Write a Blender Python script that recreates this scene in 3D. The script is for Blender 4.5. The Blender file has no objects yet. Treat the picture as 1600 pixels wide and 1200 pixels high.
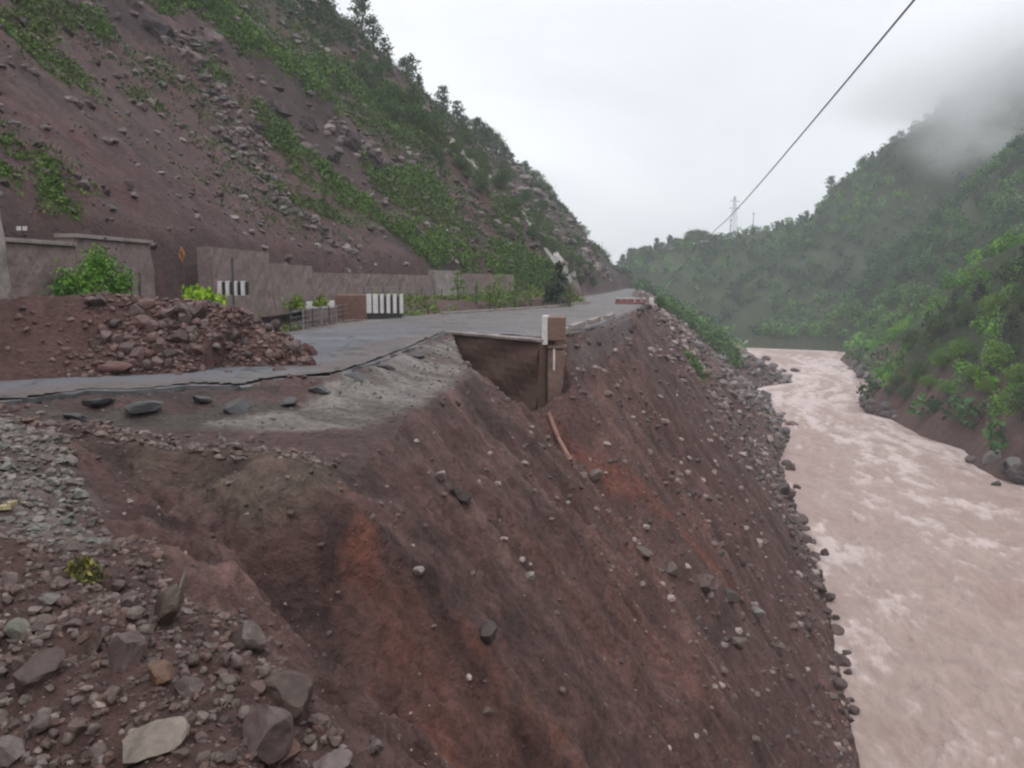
import bpy, math, random
import numpy as np
from mathutils import Vector, Matrix
random.seed(7); RNG = np.random.default_rng(11)
SC = bpy.context.scene
COL = SC.collection
# ------------------------------------------------------------------ camera
F = 1250.0                       # focal length in photo pixels (1600 wide)
CAMZ = 3.0; YAW = math.radians(7.3); PITCH = math.radians(-7.3)
cd = bpy.data.cameras.new('camera'); cam = bpy.data.objects.new('camera', cd); COL.objects.link(cam)
cd.sensor_width = 36.0; cd.lens = 36.0 * F / 1600.0; cd.clip_start = 0.1; cd.clip_end = 6000
cam.location = (0, 0, CAMZ); cam.rotation_euler = (math.pi / 2 + PITCH, 0, YAW)
SC.camera = cam
# ------------------------------------------------------------------ world: overcast sky
SUN_EL, SUN_ROT = math.radians(58), math.radians(150)
w = bpy.data.worlds.new('World'); SC.world = w; w.use_nodes = True
nt = w.node_tree; nt.nodes.clear()
N = nt.nodes.new; L = nt.links.new
out = N('ShaderNodeOutputWorld'); bg = N('ShaderNodeBackground'); L(bg.outputs[0], out.inputs[0])
sky = N('ShaderNodeTexSky'); sky.sky_type = 'NISHITA'; sky.sun_disc = False
sky.sun_elevation = SUN_EL; sky.sun_rotation = SUN_ROT
tc = N('ShaderNodeTexCoord'); mp = N('ShaderNodeMapping'); mp.inputs['Scale'].default_value = (1, 1, 2.6)
L(tc.outputs['Generated'], mp.inputs[0])
nz = N('ShaderNodeTexNoise'); nz.inputs['Scale'].default_value = 1.9; nz.inputs['Detail'].default_value = 5
nz.inputs['Roughness'].default_value = .5; nz.inputs['Distortion'].default_value = .5
L(mp.outputs[0], nz.inputs[0])
cr = N('ShaderNodeValToRGB'); cr.color_ramp.elements[0].position = .3; cr.color_ramp.elements[1].position = .72
cr.color_ramp.elements[0].color = (5.5, 5.68, 6.1, 1); cr.color_ramp.elements[1].color = (8.75, 8.85, 9.0, 1)
L(nz.outputs[0], cr.inputs[0])
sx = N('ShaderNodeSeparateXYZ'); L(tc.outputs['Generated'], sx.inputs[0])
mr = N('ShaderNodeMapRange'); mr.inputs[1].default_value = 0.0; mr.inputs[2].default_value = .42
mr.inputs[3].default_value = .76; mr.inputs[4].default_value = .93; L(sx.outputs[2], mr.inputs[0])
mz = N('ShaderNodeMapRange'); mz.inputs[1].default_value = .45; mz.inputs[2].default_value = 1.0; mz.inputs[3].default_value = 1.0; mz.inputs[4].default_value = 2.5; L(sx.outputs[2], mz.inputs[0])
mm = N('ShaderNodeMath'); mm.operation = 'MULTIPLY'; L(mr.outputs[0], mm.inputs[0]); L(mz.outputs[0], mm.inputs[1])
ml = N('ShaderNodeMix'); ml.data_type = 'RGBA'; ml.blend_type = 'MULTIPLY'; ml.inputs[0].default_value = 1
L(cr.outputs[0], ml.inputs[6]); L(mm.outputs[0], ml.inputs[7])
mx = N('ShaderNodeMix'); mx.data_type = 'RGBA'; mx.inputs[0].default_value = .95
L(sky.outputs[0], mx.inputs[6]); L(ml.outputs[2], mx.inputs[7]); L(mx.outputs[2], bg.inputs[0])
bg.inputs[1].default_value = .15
sd = bpy.data.lights.new('sun', 'SUN'); sd.energy = .6; sd.angle = math.radians(25); sd.color = (1, .97, .93)
so = bpy.data.objects.new('sun', sd); COL.objects.link(so)
so.rotation_euler = (math.pi / 2 - SUN_EL, 0, math.pi - SUN_ROT)
SC.view_settings.view_transform = 'Standard'; SC.view_settings.look = 'None'
SC.view_settings.exposure = 0.1; SC.view_settings.gamma = 1
SC.render.engine = 'CYCLES'
SC.cycles.max_bounces = 14; SC.cycles.volume_bounces = 14; SC.cycles.diffuse_bounces = 3
SC.cycles.filter_width = 2.3
SC.cycles.use_denoising = True

# ------------------------------------------------------------------ helpers
RC = Matrix.Rotation(YAW, 3, 'Z') @ Matrix.Rotation(math.pi / 2 + PITCH, 3, 'X')
def ray(px, py):
    return (RC @ Vector(((px - 800) / F, (600 - py) / F, -1))).normalized()
def PZ(px, py, z=0.0):
    d = ray(px, py); t = (z - CAMZ) / d.z; return (d.x * t, d.y * t)
def PY(px, py, y):
    d = ray(px, py); t = y / d.y; return (d.x * t, y, CAMZ + d.z * t)

def _h(ix, iy, seed):
    n = (ix.astype(np.int64) * 374761393 + iy.astype(np.int64) * 668265263 + seed * 974634777) & 0xffffffff
    n = ((n ^ (n >> 13)) * 1274126177) & 0xffffffff
    n = ((n ^ (n >> 16)) * 2246822519) & 0xffffffff
    return (n ^ (n >> 15)).astype(np.float64) / 4294967295.0
def vnoise(x, y, seed=0):
    ix = np.floor(x); iy = np.floor(y); fx = x - ix; fy = y - iy
    ix = ix.astype(np.int64); iy = iy.astype(np.int64)
    fx = fx * fx * fx * (fx * (fx * 6 - 15) + 10); fy = fy * fy * fy * (fy * (fy * 6 - 15) + 10)
    a = _h(ix, iy, seed); b = _h(ix + 1, iy, seed); c = _h(ix, iy + 1, seed); d = _h(ix + 1, iy + 1, seed)
    return (a + (b - a) * fx) * (1 - fy) + (c + (d - c) * fx) * fy
def fbm(x, y, oct=5, seed=0, gain=.5):
    s = 0; a = 1; t = 0
    for k in range(oct):
        s = s + a * (vnoise(x * 2 ** k + 17.3 * k, y * 2 ** k - 9.1 * k, seed + k) - .5); t += a; a *= gain
    return s / t * 2
def rigid(x, y, oct=4, seed=0):
    s = 0; a = 1; t = 0
    for k in range(oct):
        s = s + a * (1 - np.abs(vnoise(x * 2 ** k + 5.3 * k, y * 2 ** k, seed + k) * 2 - 1)); t += a; a *= .5
    return s / t
def sstep(a, b, x):
    t = np.clip((x - a) / (b - a), 0, 1); return t * t * (3 - 2 * t)
def pdist(X, Y, pts, zs=None):
    """distance, arclength and interpolated z of the nearest point of a polyline"""
    best = np.full(X.shape, 1e9); S = np.zeros(X.shape); Z = np.zeros(X.shape); acc = 0
    for i in range(len(pts) - 1):
        ax, ay = pts[i][:2]; bx, by = pts[i + 1][:2]; dx, dy = bx - ax, by - ay; l2 = dx * dx + dy * dy + 1e-9
        t = np.clip(((X - ax) * dx + (Y - ay) * dy) / l2, 0, 1)
        d = np.hypot(X - ax - t * dx, Y - ay - t * dy); m = d < best
        best = np.where(m, d, best); S = np.where(m, acc + t * math.sqrt(l2), S)
        if zs is not None: Z = np.where(m, zs[i] + (zs[i + 1] - zs[i]) * t, Z)
        acc += math.sqrt(l2)
    return best, S, Z
def inpoly(X, Y, pts):
    r = np.zeros(X.shape, bool); n = len(pts)
    for i in range(n):
        x1, y1 = pts[i][:2]; x2, y2 = pts[(i + 1) % n][:2]
        if y1 == y2: continue
        c = ((y1 > Y) != (y2 > Y)) & (X < (x2 - x1) * (Y - y1) / (y2 - y1) + x1)
        r ^= c
    return r
def lin(*c):   # sRGB 0..255 to linear
    return tuple(((v / 255) / 12.92 if v / 255 <= .04045 else ((v / 255 + .055) / 1.055) ** 2.4) for v in c)

ALB = {'crown': .8, 'foliage': .85, 'forest': (.76, .96, .7), 'undergrowth': (.68, .74, .62), 'river': (.96, .93, .91), 'road': .52, 'terrain': (.56, .49, .46)}
def np_mesh(name, V, Fc, cols=None, mat=None, smooth=False):
    me = bpy.data.meshes.new(name); V = np.asarray(V, np.float32); Fc = np.asarray(Fc, np.int32); k = Fc.shape[1]
    me.vertices.add(len(V)); me.vertices.foreach_set('co', V.ravel())
    me.loops.add(Fc.size); me.loops.foreach_set('vertex_index', Fc.ravel())
    me.polygons.add(len(Fc)); me.polygons.foreach_set('loop_start', np.arange(0, Fc.size, k, dtype=np.int32))
    me.polygons.foreach_set('use_smooth', np.full(len(Fc), smooth))
    if cols is not None:
        a = me.color_attributes.new('Col', 'FLOAT_COLOR', 'POINT')
        c = np.ones((len(V), 4), np.float32); c[:, :3] = np.asarray(cols) * np.array(ALB.get(name, (.56, .52, .49))); a.data.foreach_set('color', c.ravel())
    me.update(calc_edges=True); me.validate()
    if mat: me.materials.append(mat)
    return me
def link(name, me, parent=None, loc=(0, 0, 0)):
    o = bpy.data.objects.new(name, me); COL.objects.link(o); o.location = loc
    if parent: o.parent = parent
    return o
def tag(o, label=None, cat=None, group=None, kind=None):
    if label: o['label'] = label
    if cat: o['category'] = cat
    if group: o['group'] = group
    if kind: o['kind'] = kind
    return o
def empty(name, loc, rz=0, label=None, cat=None, group=None):
    o = bpy.data.objects.new(name, None); COL.objects.link(o); o.location = loc; o.rotation_euler = (0, 0, rz)
    return tag(o, label, cat, group)
def copy_tree(o, parent=None):
    c = o.copy(); COL.objects.link(c)
    if parent: c.parent = parent
    for ch in list(o.children): copy_tree(ch, c)
    return c

def mat(name, color=None, rough=.8, attr=False, n1=(3, .35), n2=(14, .25), bump=(30, .3, .02), spec=.3, coords='Object',
        stretch=(1, 1, 1), tint=None):
    """procedural material: colour (or the Col attribute) varied by two noises, plus bump"""
    m = bpy.data.materials.new(name); m.use_nodes = True; t = m.node_tree; t.nodes.clear()
    n = t.nodes.new; l = t.links.new
    o = n('ShaderNodeOutputMaterial'); p = n('ShaderNodeBsdfPrincipled'); l(p.outputs[0], o.inputs[0])
    p.inputs['Roughness'].default_value = rough; p.inputs['Specular IOR Level'].default_value = spec
    tcn = n('ShaderNodeTexCoord'); mpn = n('ShaderNodeMapping'); mpn.inputs['Scale'].default_value = stretch
    l(tcn.outputs[coords], mpn.inputs[0])
    if attr:
        a = n('ShaderNodeAttribute'); a.attribute_name = 'Col'; src = a.outputs['Color']
    else:
        a = n('ShaderNodeRGB'); a.outputs[0].default_value = (*color, 1); src = a.outputs[0]
    for i, (sc_, am) in enumerate((n1, n2)):
        z = n('ShaderNodeTexNoise'); z.inputs['Scale'].default_value = sc_; z.inputs['Detail'].default_value = 6
        z.inputs['Roughness'].default_value = .65; l(mpn.outputs[0], z.inputs[0])
        r = n('ShaderNodeMapRange'); r.inputs[1].default_value = .3; r.inputs[2].default_value = .7
        r.inputs[3].default_value = 1 - am; r.inputs[4].default_value = 1 + am; l(z.outputs[0], r.inputs[0])
        x = n('ShaderNodeMix'); x.data_type = 'RGBA'; x.blend_type = 'MULTIPLY'; x.inputs[0].default_value = 1
        l(src, x.inputs[6]); l(r.outputs[0], x.inputs[7]); src = x.outputs[2]
    if tint:
        z = n('ShaderNodeTexNoise'); z.inputs['Scale'].default_value = tint[1]; z.inputs['Detail'].default_value = 4
        l(mpn.outputs[0], z.inputs[0])
        r = n('ShaderNodeMapRange'); r.inputs[1].default_value = .5; r.inputs[2].default_value = .68
        r.inputs[4].default_value = tint[2]; l(z.outputs[0], r.inputs[0])
        x = n('ShaderNodeMix'); x.data_type = 'RGBA'; l(r.outputs[0], x.inputs[0]); l(src, x.inputs[6])
        x.inputs[7].default_value = (*tint[0], 1); src = x.outputs[2]
    l(src, p.inputs['Base Color'])
    if bump:
        z = n('ShaderNodeTexNoise'); z.inputs['Scale'].default_value = bump[0]; z.inputs['Detail'].default_value = 7
        z.inputs['Roughness'].default_value = .65; l(mpn.outputs[0], z.inputs[0])
        b = n('ShaderNodeBump'); b.inputs['Strength'].default_value = bump[1]; b.inputs['Distance'].default_value = bump[2]
        l(z.outputs[0], b.inputs['Height']); l(b.outputs[0], p.inputs['Normal'])
    return m
M_TERR = mat('earth_and_rock', attr=True, rough=.75, n1=(.8, .28), n2=(5, .4), bump=(3.5, 1, .3), spec=.25)
M_ROCK = mat('stone', attr=True, rough=.6, n1=(2.5, .22), n2=(18, .22), bump=(14, .5, .03), spec=.35)
M_CRAG = mat('fractured_rock', attr=True, rough=.8, n1=(.5, .35), n2=(3, .35), bump=(1.4, 1, .6), spec=.25)
M_LEAF = mat('leaves', attr=True, rough=.7, n1=(.35, .2), n2=(5, .25), bump=None, spec=.2)
M_BARK = mat('bark', (.07, .055, .045), rough=.9, bump=(20, .5, .03))
M_ASPH = mat('asphalt', lin(84, 82, 84), rough=.8, n1=(.16, .5), n2=(1.6, .35), bump=(5, .6, .06), spec=.5,
             tint=(lin(112, 94, 86), .28, .95))
M_CONC = mat('concrete', lin(138, 128, 124), rough=.85, n1=(.6, .25), n2=(5, .2), bump=(9, .5, .03), tint=(lin(95, 88, 76), .7, .6))
M_MASON = mat('stone_masonry', lin(120, 104, 100), rough=.9, n1=(.5, .28), n2=(3.5, .3), bump=(4, .8, .08), tint=(lin(84, 80, 62), .5, .6))
M_SOILW = mat('brown_cut_face', lin(92, 70, 62), rough=.85, n1=(.35, .25), n2=(5, .2), bump=(2.2, .5, .08))
M_WHITE = mat('white_paint', lin(205, 200, 198), rough=.6, n1=(2, .15), n2=(9, .15), bump=(9, .2, .01))
M_BLACK = mat('black_paint', (.03, .03, .03), rough=.6, bump=None)
M_YELL = mat('amber_paint', (.3, .14, .04), rough=.5, bump=None)
M_STEEL = mat('grey_steel', (.22, .22, .23), rough=.5, bump=None)
M_DARK = mat('dark_steel', (.06, .06, .065), rough=.6, bump=None)
M_RED = mat('faded_red_plastic', lin(138, 84, 84), rough=.5, n1=(2, .2), n2=(9, .2), bump=None)

# ------------------------------------------------------------------ plan of the land (metres; road level z = 0, river z = -25)
RIV = -25.0
base_line = [(-24, -90), (-22, 0), (-22, 38), (-22.3, 47), (-24.5, 62), (-24, 78), (-21, 93), (-16.5, 112), (-10, 145), (-4, 200), (1, 280), (4, 335)]
rp = [(510, 0, 160), (560, 62, 178), (600, 100, 190), (640, 136, 206), (690, 176, 226), (760, 232, 246), (800, 262, 262), (830, 292, 285), (880, 350, 305), (930, 408, 325), (955, 434, 342)]
ridge3 = [(-190, -90, 150), (-165, 0, 135), (-135, 80, 118), (-100, 125, 92)] + [PY(*q) for q in rp] + [(8, 352, -2)]
ridge = [(p[0], p[1]) for p in ridge3]; ridge_z = [p[2] for p in ridge3]
crest = [(6, -90), (4.5, -20), (2.2, 0), (.8, 3.6)] + [PZ(*p) for p in ((640, 1230), (500, 1075), (400, 965), (270, 890), (175, 815), (120, 740), (95, 668), (300, 672), (470, 696), (560, 668), (640, 612), (738, 562), (706, 519), (852, 531), (890, 521), (960, 509), (1000, 484), (1020, 472))] \
    + [(6, 140), (5, 170), (6, 210), (8, 270), (10, 335), (8, 352)]
lbank = [(22, -90), (15, 0), (14, 30)] + [PZ(px, py, RIV) for px, py in ((1345, 1200), (1318, 1080), (1300, 980), (1285, 905), (1262, 860), (1235, 770), (1218, 725), (1232, 692), (1215, 655), (1190, 625), (1178, 606), (1238, 598), (1225, 588), (1180, 570), (1157, 552))] + [(35, 362), (-30, 400), (-120, 470)]
rbank = [(70, -90), (66, 20), (66, 70)] + [PZ(px, py, RIV) for px, py in ((1620, 765), (1560, 750), (1520, 728), (1505, 704), (1440, 683), (1390, 655), (1350, 645), (1340, 628), (1372, 608), (1345, 590), (1310, 562), (1330, 550), (1240, 546), (1158, 543))] + [(70, 392), (0, 440), (-120, 520)]
plateau = crest + base_line[::-1]
mountain = base_line + [(8, 352)] + ridge[::-1]
river_poly = lbank + rbank[::-1]
roadpoly = [PZ(px, py, 0) for px, py in ((-420, 668), (-150, 640), (0, 630), (60, 624), (140, 611), (215, 612), (300, 603), (380, 606), (440, 594), (520, 590), (590, 566), (650, 542), (700, 519), (852, 531), (886, 522), (945, 509), (1000, 482))] \
    + [(4.5, 125), (4, 140), (3.5, 170), (4.5, 210), (6.5, 270), (8, 335), (4.2, 335), (1.5, 270), (-3, 200), (-7.8, 140)] + [PZ(px, py, 0) for px, py in ((925, 473), (860, 480), (700, 489.5), (560, 503), (450, 520))] + [(-19.4, 38), (-20, 20), (-24, 12)]
R1 = [PY(1365, 590, 222), PY(1420, 520, 232), PY(1470, 475, 232), PY(1530, 445, 225), PY(1600, 405, 215), PY(1720, 350, 195), PY(1900, 260, 150), (190, 60, 45), (200, -90, 50)]
R2 = [PY(1385, 560, 292), PY(1430, 440, 305), PY(1500, 325, 318), PY(1545, 275, 325), PY(1600, 222, 330), PY(1700, 140, 330), PY(1900, 60, 320)]
R3 = [(-500, 620, 60), PY(700, 380, 560), PY(930, 425, 500), PY(965, 418, 480), PY(1000, 405, 475), PY(1060, 384, 470), PY(1130, 374, 468), PY(1200, 363, 466), PY(1270, 338, 462), PY(1300, 305, 462), PY(1345, 262, 465), PY(1400, 222, 470), PY(1470, 165, 470), PY(1540, 110, 470), PY(1620, 60, 470), PY(1800, 0, 450), (700, 300, 230)]

def height(X, Y, detail=True):
    dC, sC, _ = pdist(X, Y, crest); dL, sL, _ = pdist(X, Y, lbank); dR, sR, _ = pdist(X, Y, rbank)
    dB, sB, _ = pdist(X, Y, base_line); dM, sM, zM = pdist(X, Y, ridge, ridge_z)
    inP = inpoly(X, Y, plateau); inM = inpoly(X, Y, mountain); inR = inpoly(X, Y, river_poly); inRd = inpoly(X, Y, roadpoly)
    dRd, _, _ = pdist(X, Y, roadpoly + roadpoly[:1])
    side_right = (~inR) & (dR < dL)
    n1 = fbm(X / 9, Y / 9, 5, 3); n2 = fbm(X / 1.6, Y / 1.6, 5, 20); n3 = fbm(X / 26, Y / 26, 4, 40); n4 = fbm(X / .45, Y / .45, 4, 50); n5 = np.where(np.hypot(X, Y) < 45, fbm(X / .14, Y / .14, 3, 57), 0)
    # --- slope face down to the river
    t = dC / (dC + dL + 1e-6)
    gul = rigid(sC / 3.4 + n1 * .6, t * 1.3, 4, 70) - .55
    gul2 = fbm(sC / .8, t * 3.5, 4, 80)
    face = (RIV - .2) * (t ** 1.03)
    env = np.sin(np.pi * np.clip(t, 0, 1)) ** .6
    face = face + sstep(0, .09, t) * env * (1.1 * gul + .28 * gul2 + .9 * n1) + sstep(0, .1, t) * .8 * (rigid(X / 3.1 + n1, Y / 3.1, 4, 77) - .6) + n2 * .26 * sstep(0, .06, t) + sstep(0, .05, t) * (n4 * .14 + .55 * (rigid(X / 1.3 + n2 * .3, Y / 1.3, 3, 55) - .6) + .05 * n5)
    # ragged toe with rock shelves near the bank
    face = face + sstep(.86, 1, t) * (np.abs(n2) * .9)
    # --- plateau
    under = np.where(inRd, -.22, -.03 - .42 * sstep(.1, 2.2, dRd + .5 * n2) - .05 * np.minimum(dRd, 8) + .16 * np.maximum(n2 + .1, 0) * sstep(1.5, .2, dRd))
    deb = .15 + .3 * n2 + .25 * n1 + .09 * n4 + .03 * n5
    fg = sstep(19, 14, Y + .25 * (X + 14))           # debris fill in the foreground
    pl = under * (1 - fg) + deb * fg
    pl = pl + np.where(inRd, 0, .12 * n2 + .05 * n4) * (1 - fg)
    pl = pl + 1.1 * sstep(4.2, 1.2, np.hypot(X, Y)) 
    pl = np.where(inRd, np.minimum(pl, -.06), pl)
    pl = pl - .45 * sstep(1.2, 0, dC + .5 * n2) * sstep(20, 8, Y)
    pl0 = pl
    cvx, cvy = PY(574, 489, 63)[:2]
    bench = (1.35 - .55 * sstep(68, 95, Y)) * sstep(.6, 3.4, dRd + .6 * n1) * sstep(1.5, 5.5, np.hypot((X - cvx) * .7, np.maximum(cvy - Y, 0) * .1 + np.maximum(Y - cvy, 0) * 1.3 )) * sstep(16, 30, Y) * sstep(230, 130, Y)
    pl = np.where((~inRd) & (X < -3 - 0.0 * Y) & (dB < 9) & (dB < dC), np.maximum(pl, bench + .1 * n2), pl)
    face = face + pl0 * (1 - sstep(0, .16, t)) * (~inP)
    # earth washed out in front of the broken road bed
    ax, ay = PZ(712, 518, 0); bx, by = PZ(866, 531, 0); ux, uy = (bx - ax) / math.dist((ax, ay), (bx, by)), (by - ay) / math.dist((ax, ay), (bx, by)); LWW = math.dist((ax, ay), (bx, by))
    al = (X - ax) * ux + (Y - ay) * uy; pe = (X - ax) * uy - (Y - ay) * ux
    pit = 5.6 * np.clip(al / LWW, 0, 1) * sstep(LWW + 1.6, LWW - .2, al) * sstep(-.3, .25, pe) * sstep(10, 1, pe)
    face = face - np.where(~inP, pit, 0)
    face = np.maximum(face, RIV - .4)
    # --- debris mound on the carriageway
    dm, sm, zm = pdist(X, Y, MOUND, MOUND_Z)
    md = zm + .35 * n2 + .25 * n1 - .66 * dm
    md = np.where(dm < 8, md + .1 * n4, -9)
    # --- left mountain
    tm = dB / (dB + dM + 1e-6)
    cl = sstep(.05, .3, tm) * sstep(1.0, .8, tm)
    mt = 3.6 * sstep(0, 2.5, dB) + (zM - 3.6) * tm ** .97
    g3 = rigid(sB / 16 + n3 * .7, tm * 1.4, 5, 90) - .5
    crag = rigid(X / 11 + n1 * .5, Y / 11, 5, 95) - .6
    mt = mt + cl * (4.6 * g3 + 3.4 * n3 + 1.6 * n1 + 3.2 * crag * sstep(-.25, .2, n3 + .12) + .9 * (rigid(X / 3.4 + n1, Y / 3.4, 4, 97) - .6) * sstep(-.2, .25, n3 + .3 * n1 + .15)) + sstep(0, 3, dB) * (.5 * n2 + .1 * n4 + .7 * np.maximum(n1, 0))
    # scree fan in front: smoother
    bk = zM - 1.1 * dM
    # --- right hills
    def roof(R, sl, wob, seed):
        d, s, z = pdist(X, Y, R, [p[2] for p in R])
        return z - sl * d * (1 + wob * fbm(s / 22, d / 60, 3, seed)), d
    r1, _ = roof(R1, .36, .25, 201); r2, _ = roof(R2, .72, .3, 202); r3, d3 = roof(R3, .62, .22, 203)
    bankh = RIV - .6 + np.minimum(1.5 * dR, 5.5) + .6 * n1 + .3 * n2
    hill = np.maximum(np.maximum(r1, r2), np.maximum(r3, bankh)) + 1.2 * n3 + .6 * n1
    hill = np.minimum(hill, RIV - .5 + 1.6 * dR + .5 * n2)
    hill = np.where(dR < 2, np.maximum(hill, RIV - .3), hill)
    z = np.where(inP, pl, face)
    z = np.where(inM, mt, z)
    left_back = (~inP) & (~inM) & (~inR) & (~side_right) & (dM < dC)
    z = np.where(left_back, np.maximum(bk, RIV - .3), z)
    z = np.where(inP | (dm < 8), np.maximum(z, md), z)
    z = np.where(side_right & ~inM & ~inP, hill, z)
    z = np.where(inR, RIV - 2.2, z)
    return dict(z=z, t=t, sC=sC, tm=tm, dB=dB, dM=dM, dR=dR, dL=dL, inP=inP, inM=inM, inR=inR, inRd=inRd, right=side_right, fg=fg,
                md=md, n1=n1, n2=n2, n3=n3, n4=n4, gul=gul, gul2=gul2, dRd=dRd, dC=dC, r1=r1, r2=r2, r3=r3, back=left_back, sB=sB, g3=g3)
MOUND = [PY(-500, 462, 21), PY(-120, 456, 23), PY(60, 460, 25.3), PY(180, 462, 26.6), PY(330, 464, 28), PY(385, 478, 28.5), PY(425, 520, 28), PY(465, 556, 27.3), PY(500, 568, 26.8)]
MOUND_Z = [p[2] + .05 for p in MOUND]

# ------------------------------------------------------------------ terrain grid (polar, dense inside the field of view)
az = np.radians(np.concatenate([np.arange(-180, -52, 4.), np.arange(-52, -48, .5), np.arange(-48, 33, .11), np.arange(33, 44, .4), np.arange(44, 180, 4.)]))
rs = [1.0]
while rs[-1] < 1100:
    r = rs[-1]; step = r * .0095 if r < 60 else (min(r * .0095, .9) if r < 350 else (1.6 if r < 520 else r * .04)); rs.append(r + step)
rs = np.array([.15, .5] + rs)
A, Rr = np.meshgrid(az, rs, indexing='ij')
GX = np.sin(A) * Rr; GY = np.cos(A) * Rr
H = height(GX, GY); GZ = H['z']

def hit(px, py, dmin=3.0):
    d = ray(px, py); a = math.atan2(d.x, d.y); k = int(np.clip(np.searchsorted(az, a), 1, len(az) - 1))
    if abs(az[k - 1] - a) < abs(az[k] - a): k -= 1
    hz = CAMZ + rs * d.z / math.hypot(d.x, d.y)
    m = np.nonzero((GZ[k] >= hz) & (rs > dmin))[0]
    if len(m) == 0: return None
    i = m[0]
    if i > 0:
        a0 = GZ[k, i - 1] - hz[i - 1]; a1 = GZ[k, i] - hz[i]; f = -a0 / (a1 - a0 + 1e-9); f = min(max(f, 0), 1)
    else: f = 1
    r = rs[i - 1] + (rs[i] - rs[i - 1]) * f
    return (math.sin(a) * r, math.cos(a) * r, CAMZ + r * d.z / math.hypot(d.x, d.y))
def ground(x, y):
    a = math.atan2(x, y); r = math.hypot(x, y)
    k = int(np.clip(np.searchsorted(az, a), 1, len(az) - 1)); f = (a - az[k - 1]) / (az[k] - az[k - 1])
    i = int(np.clip(np.searchsorted(rs, r), 1, len(rs) - 1)); g = (r - rs[i - 1]) / (rs[i] - rs[i - 1])
    return float((GZ[k - 1, i - 1] * (1 - g) + GZ[k - 1, i] * g) * (1 - f) + (GZ[k, i - 1] * (1 - g) + GZ[k, i] * g) * f)
def groundv(x, y):
    return np.array([ground(a, b) for a, b in zip(x, y)])

# vegetation and colour patches, laid on the land as strokes of spheres
def stroke(pts, wob=.45, seed=0, soft=.35):
    """mask 0..1 on the terrain grid; pts = (px, py, radius in photo px) dropped onto the land"""
    P = []
    for px, py, rr in pts:
        h = hit(px, py)
        if h is None: continue
        dd = math.dist(h, (0, 0, CAMZ)); P.append((*h, rr / F * dd))
    out = np.zeros(GX.shape)
    if not P: return out
    n = fbm(GX / (P[0][3] * .8 + .1), GY / (P[0][3] * .8 + .1), 4, 300 + seed)
    if len(P) == 1: P = P * 2
    for a, b in zip(P[:-1], P[1:]):
        ax = np.array(a[:3]); bx = np.array(b[:3]); d = bx - ax; l2 = float(d @ d) + 1e-9
        t = np.clip(((GX - ax[0]) * d[0] + (GY - ax[1]) * d[1] + (GZ - ax[2]) * d[2]) / l2, 0, 1)
        D = np.sqrt((GX - ax[0] - t * d[0]) ** 2 + (GY - ax[1] - t * d[1]) ** 2 + (GZ - ax[2] - t * d[2]) ** 2)
        R = a[3] + (b[3] - a[3]) * t
        out = np.maximum(out, sstep(1 + soft, 1 - soft, D / R + wob * n))
    return out
inM = H['inM']
veg_bright = np.zeros(GX.shape); veg_olive = np.zeros(GX.shape)
for k, s in enumerate([
    [(345, 20, 22), (385, 65, 24), (450, 95, 26), (530, 115, 28), (585, 160, 22), (640, 205, 12)],
    [(320, 115, 16), (350, 125, 10)], [(0, 265, 24), (20, 275, 12)], [(75, 255, 14), (85, 315, 22), (110, 330, 14)],
    [(505, 265, 14), (520, 290, 18), (570, 318, 18)], [(610, 275, 16), (655, 290, 34), (690, 315, 24)],
    [(640, 370, 30), (665, 395, 28), (690, 380, 20)], [(430, 215, 20), (450, 240, 12)],
    [(150, 30, 16), (160, 60, 10)], [(780, 395, 20), (860, 430, 16)], [(770, 420, 22), (850, 450, 16)]]):
    veg_bright = np.maximum(veg_bright, stroke(s, seed=k))
for k, s in enumerate([
    [(10, 40, 46), (60, 90, 46), (120, 110, 26)], [(200, 148, 12), (240, 165, 10)], [(30, 10, 30), (150, 30, 20)],
    [(380, 260, 10), (440, 300, 14), (520, 335, 18), (600, 350, 20)], [(560, 180, 22), (640, 215, 26), (720, 255, 26), (800, 330, 26)],
    [(700, 235, 20), (760, 290, 26), (800, 380, 24)], [(600, 290, 40), (700, 340, 50)], [(430, 190, 34), (450, 240, 24)],
    [(470, 60, 20), (560, 120, 24), (620, 170, 20)], [(840, 340, 20), (890, 400, 16)], [(380, 20, 40), (430, 60, 24)]]):
    veg_olive = np.maximum(veg_olive, stroke(s, seed=20 + k, wob=.7))
CMX = None
skyl = sstep(26, 4, H['dM'] + 12 * H['n3']) * inM
veg_dark = np.where(inM, skyl * sstep(-.1, .25, H['n1'] + .25 * H['n2'] + .1), 0)
veg_edge = np.maximum(stroke([(1040, 482, 12), (1080, 512, 16), (1120, 540, 15), (1140, 562, 10)], seed=51), stroke([(1076, 560, 9), (1096, 590, 10)], seed=52, wob=1, soft=.8) * .4)

scar = np.maximum(np.maximum(stroke([(822, 328, 7), (850, 380, 8), (876, 418, 9), (905, 448, 11)], seed=95, wob=.3, soft=.3), stroke([(640, 142, 5), (664, 178, 6), (684, 208, 5)], seed=96, wob=.4, soft=.3)), stroke([(704, 222, 4), (745, 262, 6), (775, 295, 6), (800, 320, 5)], seed=97, wob=.5, soft=.3))
veg_bright *= 1 - scar; veg_olive *= 1 - scar; veg_dark = veg_dark * (1 - scar)
def mixc(c, col, m):
    m = np.asarray(m)[..., None]; return c * (1 - m) + np.array(col) * m
n1, n2, n3, n4 = H['n1'], H['n2'], H['n3'], H['n4']
C = np.zeros(GX.shape + (3,)); C[:] = lin(104, 84, 82)
C = mixc(C, lin(120, 98, 96), sstep(-.1, .5, n1))
C = mixc(C, lin(86, 72, 70), sstep(.05, .6, n3) * .7)
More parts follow.
